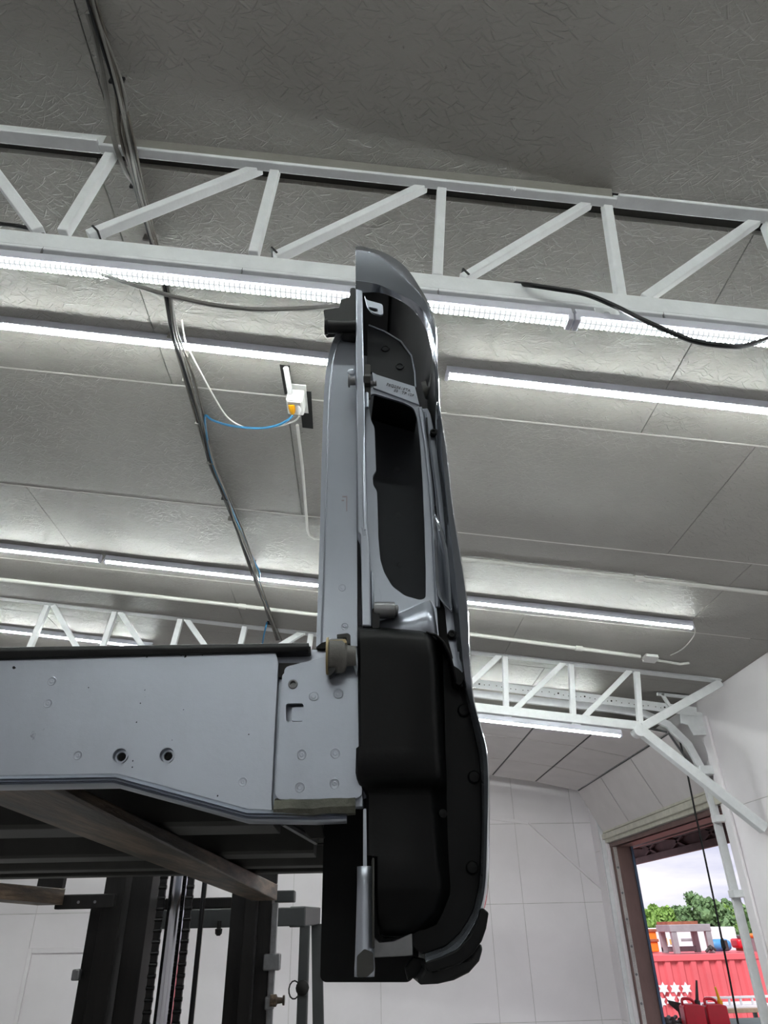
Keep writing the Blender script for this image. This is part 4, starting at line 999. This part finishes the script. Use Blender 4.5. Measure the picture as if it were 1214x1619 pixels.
for (u0, v0, u1, v1, mt) in ((418, 1508, 443, 1534, STEEL), (420, 1575, 433, 1596, STEEL), (118, 1532, 127, 1550, STEEL), (132, 1418, 142, 1435, STEEL)):
    b = MB(); p, q = atY(u0, v0, YM+.03), atY(u1, v1, YM+.03); b.box((min(p.x, q.x), YM+.0, q.z), (max(p.x, q.x), YM+.05, p.z)); b.build('mast_lug', mt, fk, bevel=.006)
b = MB(); p = atY(431, 1582, YM+.01); b.lathe(p, (1, 0, 0), [(-.01, .022), (.015, .022), (.02, .012), (.04, .010), (.042, .018), (.05, .018)], 12); b.build('bleed_nipple', FORK, fk)
# central ram with the two lift chains
xc = mx(269, 1515, .1); b = MB(); b.lathe((xc, YM+.10, .5), (0, 0, 1), [(0, .040), (CAMZ+1.0-.5, .040)], 28); b.build('lift_ram', CHROME, fk)
for sx in (-1, 1):
    x = xc+sx*.062; b = MB(); z = .6
    while z < CAMZ+.5:
        b.box((x-.014, YM+.055, z), (x+.014, YM+.075, z+.026)); b.lathe((x-.017, YM+.065, z+.034), (1, 0, 0), [(0, .009), (.034, .009)], 8)
        z += .042
    tag(b.build('lift_chain', CHAIN, fk))
xh = mx(297, 1515, .02); b = MB(); b.tube([(xh+.02, YM+.12, .5), (xh+.02, YM+.12, CAMZ+.6)], .011, 10); b.build('hydraulic_hose', BLKR, fk)
xh = mx(208, 1560, .08)
# mast cross ties
def tie(u0, v0, u1, v1, dy, dep, mat, nm):
    p, q = atY(u0, v0, YM+dy), atY(u1, v1, YM+dy)
    b = MB(); b.box((min(p.x, q.x), YM+dy, min(p.z, q.z)), (max(p.x, q.x), YM+dy+dep, max(p.z, q.z))); return b.build(nm, mat, fk, bevel=.006)
tie(236, 1421, 365, 1436, .25, .06, MAST, 'mast_cross_tie')
tie(430, 1408, 465, 1426, .45, .10, GUARD, 'guard_light_bar')
# overhead guard behind the mast: front bar, side bars, two posts
g0 = .9
tie(200, 1440, 470, 1464, g0, .08, GUARD, 'guard_front_bar')
pL = atY(466, 1432, YM+g0); pR = atY(466, 1470, YM+g0)
zt0 = atY(468, 1433, YM+g0).z; xg = atY(470, 1450, YM+g0).x
b = MB(); b.bar((xg, YM+g0, zt0-.05), (xg+.03, YM+g0+1.1, zt0-.05+.02), .09, .10, (0, 0, 1)); b.build('guard_side_bar', GUARD, fk, bevel=.008)
xp = atY(479, 1540, YM+g0).x
b = MB(); b.bar((xp, YM+g0+.04, .8), (xp, YM+g0+.04, zt0-.09), .055, .06, (0, 1, 0)); b.build('guard_post', GUARD, fk, bevel=.006)
xq = atY(506, 1540, YM+g0+1.05).x
b = MB(); b.bar((xq+.04, YM+g0+1.02, .9), (xq-.03, YM+g0+1.05, zt0-.08), .07, .08, (0, 1, 0)); b.build('guard_post', GUARD, fk, bevel=.006)
b = MB(); p = atY(478, 1562, YM+g0); b.lathe(p+V((0, .01, 0)), (0, -1, 0), [(0, .035), (.02, .035), (.03, .02)], 14); b.build('latch', MAST, fk)
b = MB(); p = atY(465, 1565, YM+g0); b.tube([p+V((.028*math.cos(a_), 0, .04*math.sin(a_))) for a_ in [i*.5 for i in range(12)]], .004, 6); b.build('wire_loop', MAST, fk)
b = MB(); p = atY(347, 1456, YM+g0-.01); b.lathe(p, (0, 0, -1), [(0, .012), (.035, .012), (.038, .02), (.06, .018), (.07, .008)], 10); b.build('beacon_stub', MAST, fk)
xa_ = -1.45
b = MB(); b.bar((atY(200, 1450, YM+g0).x, YM+g0, zt0-.05), (atY(200, 1450, YM+g0).x, YM+g0+1.1, zt0-.03), .09, .10, (0, 0, 1)); b.build('guard_side_bar', GUARD, fk, bevel=.008)
# body low behind the mast, standing on its wheels
b = MB(); b.box((-1.25, YM+.25, .25), (-.3, YM+2.3, .95)); b.build('body', GUARD, fk, bevel=.05)
for x in (-1.2, -.35):
    for y in (YM+.45, YM+1.9):
        b = MB(); b.lathe((x-.1, y, .28), (1, 0, 0), [(0, .2), (.02, .28), (.18, .28), (.2, .2)], 24); b.build('wheel', BLKR, fk)

# ---------------------------------------------------------------- outside, beyond the doorway
GZ = -.85
b = MB(); b.box((XW+.27, -30, GZ-.2), (160, 180, GZ)); tag(b.build('yard', GRASS), kind='structure')
b = MB(); b.box((XW+.02, -8, GZ), (XW+.27, 14, -.15)); tag(b.build('trim_9', FLOOR), kind='structure')
# brown canopy roof over the doorway, with its lattice girder
cn = thing('canopy', (4.2, 10.4, CAMZ+.83), 'brown steel lattice canopy outside above the open doorway', 'canopy')
xo = 4.62; zo = CAMZ+.835
b = MB(); b.box((XW+.28, 7.6, zo+.30), (xo+.05, 14.5, zo+.33)); b.build('roof_sheet', CANO, cn)
b = MB(); b.box((xo+.03, 7.6, zo+.01), (xo+.05, 14.5, zo+.32)); b.build('fascia', CANO, cn)
b = MB(); b.box((xo-.04, 7.6, zo), (xo+.02, 14.5, zo+.09)); b.build('girder_chord', CANO, cn, bevel=.004)
b = MB(); b.box((xo-.04, 7.6, zo+.22), (xo+.02, 14.5, zo+.30)); b.build('girder_chord', JBROWN, cn, bevel=.004)
y = 7.9; k = 0
while y < 14.2:
    b = MB(); b.bar((xo-.01, y, zo+.08), (xo-.01, y+.5*(1 if k % 2 else -1), zo+.23), .03, .03, (1, 0, 0)); b.build('girder_web', CANO, cn); y += .55; k += 1
b = MB(); b.box((4.12, 7.6, zo+.14), (4.18, 14.5, zo+.20)); b.build('purlin', JBROWN, cn)
for y in (8.2, 9.6, 11.0, 12.4, 13.8):
    b = MB(); b.box((XW+.28, y, zo+.2), (xo, y+.06, zo+.30)); b.build('rafter', CANO, cn)
for y in (7.7, 14.4):
    b = MB(); b.box((xo-.05, y-.05, GZ), (xo+.03, y+.03, zo)); b.build('post', CANO, cn)
# container
YC = 17.5
zc0 = atY(1110, 1508, YC).z
ct = thing('shipping_container', (9.0, YC+1.2, GZ), 'faded red corrugated shipping container with white star emblems', 'container')
b = MB(); xa, xb = 4.6, 16.8; rows_ = []; x = xa
pts = []
while x < xb:
    pts += [(x, 0), (x+.07, 0), (x+.105, .036), (x+.175, .036), (x+.21, 0)] if False else [(x, 0), (x+.10, 0), (x+.14, .05), (x+.24, .05), (x+.28, 0)]
    x += .28
b.loft([[V((x, YC+y, z)) for x, y in pts] for z in (GZ+.1, zc0-.12)]); b.box((xa, YC+.06, GZ+.1), (xb, YC+2.4, zc0-.02)); b.build('corrugated_side', RED, ct, smooth=False)
b = MB(); b.box((xa, YC-.02, zc0-.12), (xb, YC+.08, zc0)); b.build('top_rail', RED, ct, bevel=.01)
b = MB(); b.box((xa, YC-.02, GZ), (xb, YC+.08, GZ+.15)); b.build('bottom_rail', RED, ct, bevel=.01)
for (u, v) in ((1049, 1563), (1067.5, 1563), (1085, 1563), (1045, 1584), (1061, 1581), (1079, 1581)):
    c_ = atY(u, v, YC-.012); r = 9.0*K(c_); n_ = 6
    b = MB(); b.plate([c_+V(((r if i % 2 == 0 else r*.56)*math.sin(i*math.pi/6), 0, (r if i % 2 == 0 else r*.56)*math.cos(i*math.pi/6))) for i in range(12)], (0, .008, 0)); b.build('star_emblem', OWHIT, ct)
# on the container roof
def obx(name, u0, v0, u1, v1, y, dep, mat, parent=None, bevel=.01):
    p, q = atY(u0, v0, y), atY(u1, v1, y); b = MB(); b.box((p.x, y, q.z), (q.x, y+dep, p.z)); return b.build(name, mat, parent, bevel=bevel)
sf = thing('steel_stand', atY(1082, 1506, YC+.3), 'grey steel four-legged stand on the red container', 'stand')
ys = YC+.25; zb_ = zc0
tl, tr = atY(1058, 1462, ys), atY(1119, 1462, ys); 
dpt = .7
for (x, y) in ((tl.x+.05, ys), (tr.x-.05, ys), (tl.x+.06, ys+dpt), (tr.x-.06, ys+dpt)):
    b = MB(); b.box((x-.06, y-.06, zb_), (x+.06, y+.06, tl.z-.1)); b.build('leg', GSTEE, sf, bevel=.01)
b = MB(); b.box((tl.x-.03, ys-.07, tl.z-.14), (tr.x+.02, ys+dpt+.07, tl.z)); b.build('top_frame', GSTEE, sf, bevel=.01)
b = MB(); b.box((tl.x-.02, ys+.05, tl.z), (tr.x-.2, ys+dpt, tl.z+.06)); b.build('rusty_sheet', RUST, sf)
b = MB(); b.box((tl.x, ys+dpt-.05, zb_+.02), (tr.x, ys+dpt+.05, zb_+.12)); b.build('lower_rail', GSTEE, sf, bevel=.01)
bt_ = lambda o, l, c: tag(o, l, c)
ob_ = thing('orange_bin', atY(1030, 1506, YC+1.6), 'orange steel bin on the red container left of the grey stand', 'bin')
p, q = atY(1008, 1470, YC+1.7), atY(1043, 1505, YC+1.7)
b = MB(); b.box((p.x, YC+1.7, zb_), (q.x, YC+2.3, p.z)); b.build('bin_body', ORANG, ob_, bevel=.02)
b = MB(); zz = atY(1030, 1487, YC+1.7).z; b.box((p.x-.02, YC+1.67, zz-.03), (q.x+.02, YC+2.3, zz+.03)); b.build('rib', RUST, ob_, bevel=.01)
b = MB(); b.box((p.x-.02, YC+1.67, p.z-.05), (q.x+.02, YC+2.3, p.z+.01)); b.build('rim', RUST, ob_, bevel=.01)
blx = thing('blue_tank', atY(1143, 1505, YC+.9), 'faded blue tank on the red container in front of the white trailer', 'tank')
p, q = atY(1124, 1485, YC+.9), atY(1160, 1506, YC+.9); cz = (p.z+zb_)/2; rr = (p.z-zb_)/2
b = MB(); b.lathe((p.x, YC+.9+rr, cz), (1, 0, 0), [(0, rr*.7), (.06, rr*.95), (.12, rr), (q.x-p.x-.12, rr), (q.x-p.x-.06, rr*.95), (q.x-p.x, rr*.7)], 20); b.build('tank_body', OBLUE, blx)
b = MB(); b.box(((p.x+q.x)/2, YC+.86, cz-.1), ((p.x+q.x)/2+.12, YC+.95, cz+.1)); b.build('valve_box', SCRAP, blx, bevel=.01)
rm = thing('red_machine', atY(1174, 1503, YC+.8), 'bright red small machine on the red container right of the blue tank', 'machine')
p, q = atY(1165, 1484, YC+.8), atY(1184, 1503, YC+.8)
b = MB(); b.box((p.x, YC+.8, zb_+.06), (q.x, YC+1.2, p.z)); b.build('machine_body', ORED, rm, bevel=.05)
b = MB(); b.box((p.x+.1, YC+.78, zb_), (q.x-.05, YC+1.2, zb_+.1)); b.build('base', RUST, rm, bevel=.01)
b = MB(); b.lathe((p.x+.07, YC+.85, p.z), (0, 0, 1), [(0, .03), (.05, .05), (.08, .01)], 10); b.build('cap', STEEL, rm)
om = thing('orange_machine', atY(1199, 1505, YC+.5), 'orange and grey machine on the container seen past the door track', 'machine')
p, q = atY(1192, 1476, YC+.5), atY(1206, 1506, YC+.5)
b = MB(); b.box((p.x, YC+.5, zb_+.25), (q.x+.1, YC+.9, p.z)); b.build('machine_body', ORANG, om, bevel=.04)
b = MB(); b.box((p.x+.02, YC+.52, zb_), (q.x+.08, YC+.88, zb_+.25)); b.build('base', GSTEE, om, bevel=.01)
tl_ = thing('hand_tool', atY(1113, 1495, YC+.3), 'dark tool lying on the container by the grey stand', 'tool')
b = MB(); p = atY(1107, 1490, YC+.3); b.tube([V((p.x, YC+.1, zb_+.03)), V((p.x+.12, YC+.1, zb_+.13)), V((p.x+.22, YC+.1, zb_+.06))], .03, 8); b.build('tool_body', SCRAP, tl_)
b = MB(); b.ico((p.x+.12, YC+.1, zb_+.1), .06, 1, .2); b.build('tool_head', SCRAP, tl_)
# white trailer parked beyond
YT = 24.
tr_ = thing('box_trailer', (11, YT+1.2, GZ), 'white box trailer with faded yellow lettering patch parked behind the container', 'trailer')
p, q = atY(1028, 1468, YT), atY(1162, 1468, YT)
b = MB(); b.box((p.x-.3, YT, GZ+1.0), (q.x, YT+2.5, p.z)); b.build('trailer_box', OWHIT, tr_, bevel=.03)
b = MB()
for (u0, u1, v0, v1) in ((1049, 1056, 1483, 1494), (1058, 1064, 1485, 1493), (1066, 1073, 1484, 1493)):
    a_, c_ = atY(u0, v0, YT-.01), atY(u1, v1, YT-.01); b.box((a_.x, YT-.012, c_.z), (c_.x, YT-.001, a_.z))
b.build('yellow_marking', YMARK, tr_)
b = MB(); a_, c_ = atY(1076, 1484, YT), atY(1104, 1487, YT); b.box((a_.x, YT-.012, c_.z), (c_.x, YT-.001, a_.z)); b.build('grey_marking', GSTEE, tr_)
for x in (p.x+.6, q.x-1.2):
    b = MB(); b.lathe((x, YT+.1, GZ+.5), (0, 1, 0), [(0, .5), (.3, .5)], 24); b.build('wheel', BLKR, tr_)
b = MB(); b.box((p.x, YT+.5, GZ+.5), (q.x-.3, YT+2.0, GZ+1.0)); b.build('chassis', SCRAP, tr_)
# trees
def tree(u, vt, Y, w, label, leaf, seed):
    r = random.Random(seed); top = atY(u, vt, Y); h = top.z-GZ
    t = thing('tree', (top.x, Y, GZ), label, 'tree', 'trees beyond the yard')
    b = MB(); b.tube([(top.x, Y, GZ), (top.x+.1, Y, GZ+h*.35), (top.x-.1, Y, GZ+h*.7)], [.35, .26, .12], 8); b.build('trunk', BARK, t)
    b = MB(); rc = w/2
    blobs = []
    for i in range(34):
        a_ = r.uniform(0, 6.28); zz = r.uniform(.22, 1); rad = rc*math.sin(min(1, (1.04-zz)*1.5+.12)*math.pi/2)*r.uniform(.3, .95)
        blobs.append((V((top.x+rad*math.cos(a_), Y+rad*math.sin(a_), GZ+h*zz-rc*.2)), rc*r.uniform(.22, .38)))
    blobs.append((V((top.x, Y, GZ+h-rc*.35)), rc*.36))
    for c_, rr in blobs:
        for k in range(46):
            d = V((r.gauss(0, 1), r.gauss(0, 1), r.gauss(0, 1))).normalized()*rr*r.uniform(.75, 1.08)
            n_ = V((r.gauss(0, 1), r.gauss(0, 1), r.gauss(0, 1))).normalized(); e = n_.orthogonal().normalized(); f_ = n_.cross(e); s = r.uniform(.18, .42)
            b.quad(c_+d-e*s-f_*s*.6, c_+d+e*s-f_*s*.6, c_+d+e*s*.6+f_*s, c_+d-e*s*.6+f_*s)
        b.ico(c_, rr*.78, 1, .12)
    b.build('foliage', leaf, t, smooth=False, recalc=False)
tree(1093, 1410, 149, 6.2, 'tall dark round-headed tree standing above the other trees', LEAFB, 1)
tree(1033, 1431, 194, 5.6, 'bright green bushy tree beside the left door jamb', LEAFA, 2)
tree(1048, 1436, 131, 5.0, 'bright green tree left of the grey stand top', LEAFA, 3)
tree(1068, 1434, 176, 5.2, 'mid green tree directly behind the grey stand', LEAFB, 4)
tree(1120, 1424, 113, 6.5, 'broad dark green tree behind the pull cord', LEAFB, 5)
tree(1118, 1442, 158, 5.4, 'yellow green low tree right of the grey stand', LEAFA, 6)
tree(1146, 1422, 203, 6.6, 'dark green tree right of the pull cord, above the white trailer', LEAFB, 7)
tree(1143, 1431, 140, 5.6, 'light green tree in front of the darker ones, right of the cord', LEAFA, 8)
tree(1170, 1430, 185, 6.0, 'pale green tree beside the door track', LEAFA, 9)
tree(1196, 1420, 122, 6.8, 'dark green tree seen right of the door track', LEAFB, 10)
tree(1222, 1426, 167, 7.0, 'green tree hidden mostly by the right door edge', LEAFA, 11)
tree(1012, 1438, 104, 6.0, 'green tree hidden mostly by the left door jamb', LEAFA, 12)
# bench outside the doorway with petrol cans and scrap
YCN = 10.9
zt_ = atY(1096, 1622, YCN).z
bn = thing('work_bench', (5.0, YCN+.3, GZ), 'dull green work bench outside the doorway under the red cans', 'bench')
b = MB(); b.box((3.95, YCN-.5, zt_-.06), (6.3, YCN+.7, zt_)); b.build('bench_top', GREEN, bn, bevel=.008)
for x in (4.0, 6.2):
    for y in (YCN-.45, YCN+.62):
        b = MB(); b.box((x, y, GZ), (x+.08, y+.08, zt_-.06)); b.build('leg', GREEN, bn, bevel=.006)
b = MB(); b.box((4.0, YCN+.55, GZ+.5), (6.2, YCN+.6, zt_-.06)); b.build('back_panel', GREEN, bn)
def can(u0, u1, vt, label, spout, mat_sp):
    p, q = atY(u0, vt, YCN), atY(u1, vt, YCN); w = q.x-p.x; h = p.z-zt_
    t = thing('fuel_can', ((p.x+q.x)/2, YCN+.1, zt_), label, 'fuel can')
    x0 = p.x; y0, y1 = YCN, YCN+.17
    b = MB(); b.plate([(x0, y0, zt_), (x0+w, y0, zt_), (x0+w, y0, zt_+h*.72), (x0+w*.72, y0, zt_+h*.80), (x0+w*.1, y0, zt_+h*.80), (x0, y0, zt_+h*.70)], (0, y1-y0, 0)); b.build('can_body', ORED, t, bevel=.025, seg=3)
    ym = (y0+y1)/2
    b = MB(); b.tube(smooth_curve([(x0+w*.1, ym, zt_+h*.76), (x0+w*.12, ym, zt_+h*.97), (x0+w*.4, ym, zt_+h), (x0+w*.6, ym, zt_+h*.92), (x0+w*.66, ym, zt_+h*.78)], 4), .018, 8); b.build('handle', ORED, t)
    b = MB(); b.lathe((x0+w*.82, ym, zt_+h*.74), (.1, 0, 1), [(0, .035), (.05, .035), (.055, .022), (.06, .022)], 14); b.build('cap', mat_sp, t)
    b = MB(); b.tube([V((x0+w*.83, ym, zt_+h*.88)), V((x0+w*.83+spout[0]*.5, ym, zt_+h*.88+spout[1]*.5)), V((x0+w*.83+spout[0], ym, zt_+h*.88+spout[1]))], [.022, .017, .012], 10); b.build('spout', mat_sp, t)
can(1078, 1111, 1580, 'red fuel can with tall black spout on the bench', (.05, .23), SCRAP)
can(1114, 1147, 1580, 'rounded red fuel can with yellow spout on the bench', (-.02, .16), YELLO)
scr = 'scrap parts on the bench'
for i, (u, v, s, lab) in enumerate(((1049, 1600, .055, 'dark scrap casting on the bench nearest the left door jamb'), (1062, 1606, .05, 'black scrap bracket on the bench left of the red cans'), (1071, 1598, .035, 'grey scrap part on the bench touching the square red can'))):
    p = atY(u, v, YCN+.1*i); r = random.Random(i)
    t = thing('scrap_part', (p.x, p.y, zt_), lab, 'scrap', scr)
    b = MB(); b.lathe((p.x, p.y, zt_+.012), (r.uniform(-.2, .2), r.uniform(-.2, .2), 1), [(0, s), (s*.5, s*1.1), (s*.8, s*.8), (s*1.4, s*.7), (s*1.6, s*.4)], 12); b.build('casting', SCRAP, t)
    b = MB(); b.bar((p.x-s, p.y-.02, zt_+s*.6), (p.x+s*1.4, p.y+.03, zt_+s*1.9), .04, .03); b.build('arm', STEEL, t, bevel=.004)
pn = thing('sheet_metal_scrap', atY(1064, 1592, YCN+.3), 'dark bent sheet panel leaning above the scrap beside the square red can', 'panel')
a_, c_, d_ = atY(1055, 1581, YCN+.3), atY(1078, 1586, YCN+.3), atY(1076, 1600, YCN+.3)
b = MB(); b.plate([a_, c_, V((c_.x, c_.y, zt_)), V((c_.x-.05, c_.y, zt_)), d_+V((-.03, 0, 0)), a_+V((.02, 0, -.05))], (0, .02, 0)); b.build('sheet', SCRAP, pn, bevel=.004)
rk = thing('white_rack', atY(1165, 1590, YCN+1.2), 'white wire-sided tray standing behind the red cans', 'rack')
yk = YCN+1.3
a_, c_ = atY(1115, 1576, yk), atY(1225, 1580, yk); zlo = atY(1160, 1594, yk).z
zlo2 = zlo
b = MB(); b.box((a_.x, yk-.02, a_.z-.03), (c_.x, yk+.02, a_.z)); b.build('rail', OWHIT, rk, bevel=.004)
b = MB(); b.box((a_.x, yk-.02, zlo), (c_.x, yk+.6, zlo+.03)); b.build('tray', OWHIT, rk, bevel=.004)
for k in range(7):
    x = a_.x+(c_.x-a_.x)*k/6; b = MB(); b.box((x-.012, yk-.015, zlo), (x+.012, yk+.015, a_.z)); b.build('bar', OWHIT, rk)
b = MB(); b.box((a_.x-.02, yk-.1, zlo-.05), (c_.x, yk+.65, zlo)); b.build('board', WOOD, rk, bevel=.004)
for x in (a_.x+.05, c_.x-.1):
    for y in (yk-.05, yk+.55):
        b = MB(); b.box((x, y, GZ), (x+.05, y+.05, zlo-.05)); b.build('leg', GREEN, rk)

# ---------------------------------------------------------------- sky
w = bpy.data.worlds.new('sky'); scene.world = w; w.use_nodes = True; nt = w.node_tree
bg = nt.nodes['Background']; tc = nt.nodes.new('ShaderNodeTexCoord'); mp = nt.nodes.new('ShaderNodeMapping'); mp.inputs['Scale'].default_value = (3, 3, 14)
nz = nt.nodes.new('ShaderNodeTexNoise'); nz.inputs['Scale'].default_value = 2.2; nz.inputs['Detail'].default_value = 6
cr = nt.nodes.new('ShaderNodeValToRGB'); cr.color_ramp.elements[0].position = .38; cr.color_ramp.elements[0].color = srgb(206, 208, 232); cr.color_ramp.elements[1].position = .62; cr.color_ramp.elements[1].color = srgb(246, 244, 252)
nt.links.new(tc.outputs['Generated'], mp.inputs[0]); nt.links.new(mp.outputs[0], nz.inputs[0]); nt.links.new(nz.outputs[0], cr.inputs[0]); nt.links.new(cr.outputs[0], bg.inputs[0])
bg.inputs[1].default_value = 1.12
sl = bpy.data.lights.new('sun', 'SUN'); sl.energy = 4.4; sl.angle = .5; so = bpy.data.objects.new('sun', sl); C.objects.link(so)
so.rotation_euler = V((-.25, -.6, .75)).to_track_quat('Z', 'Y').to_euler()
scene.cycles.use_denoising = True
scene.cycles.max_bounces = 10; scene.cycles.diffuse_bounces = 6; scene.cycles.glossy_bounces = 4
scene.cycles.sample_clamp_indirect = 6
for o in bpy.data.objects:
    if '_o' in o: del o['_o']
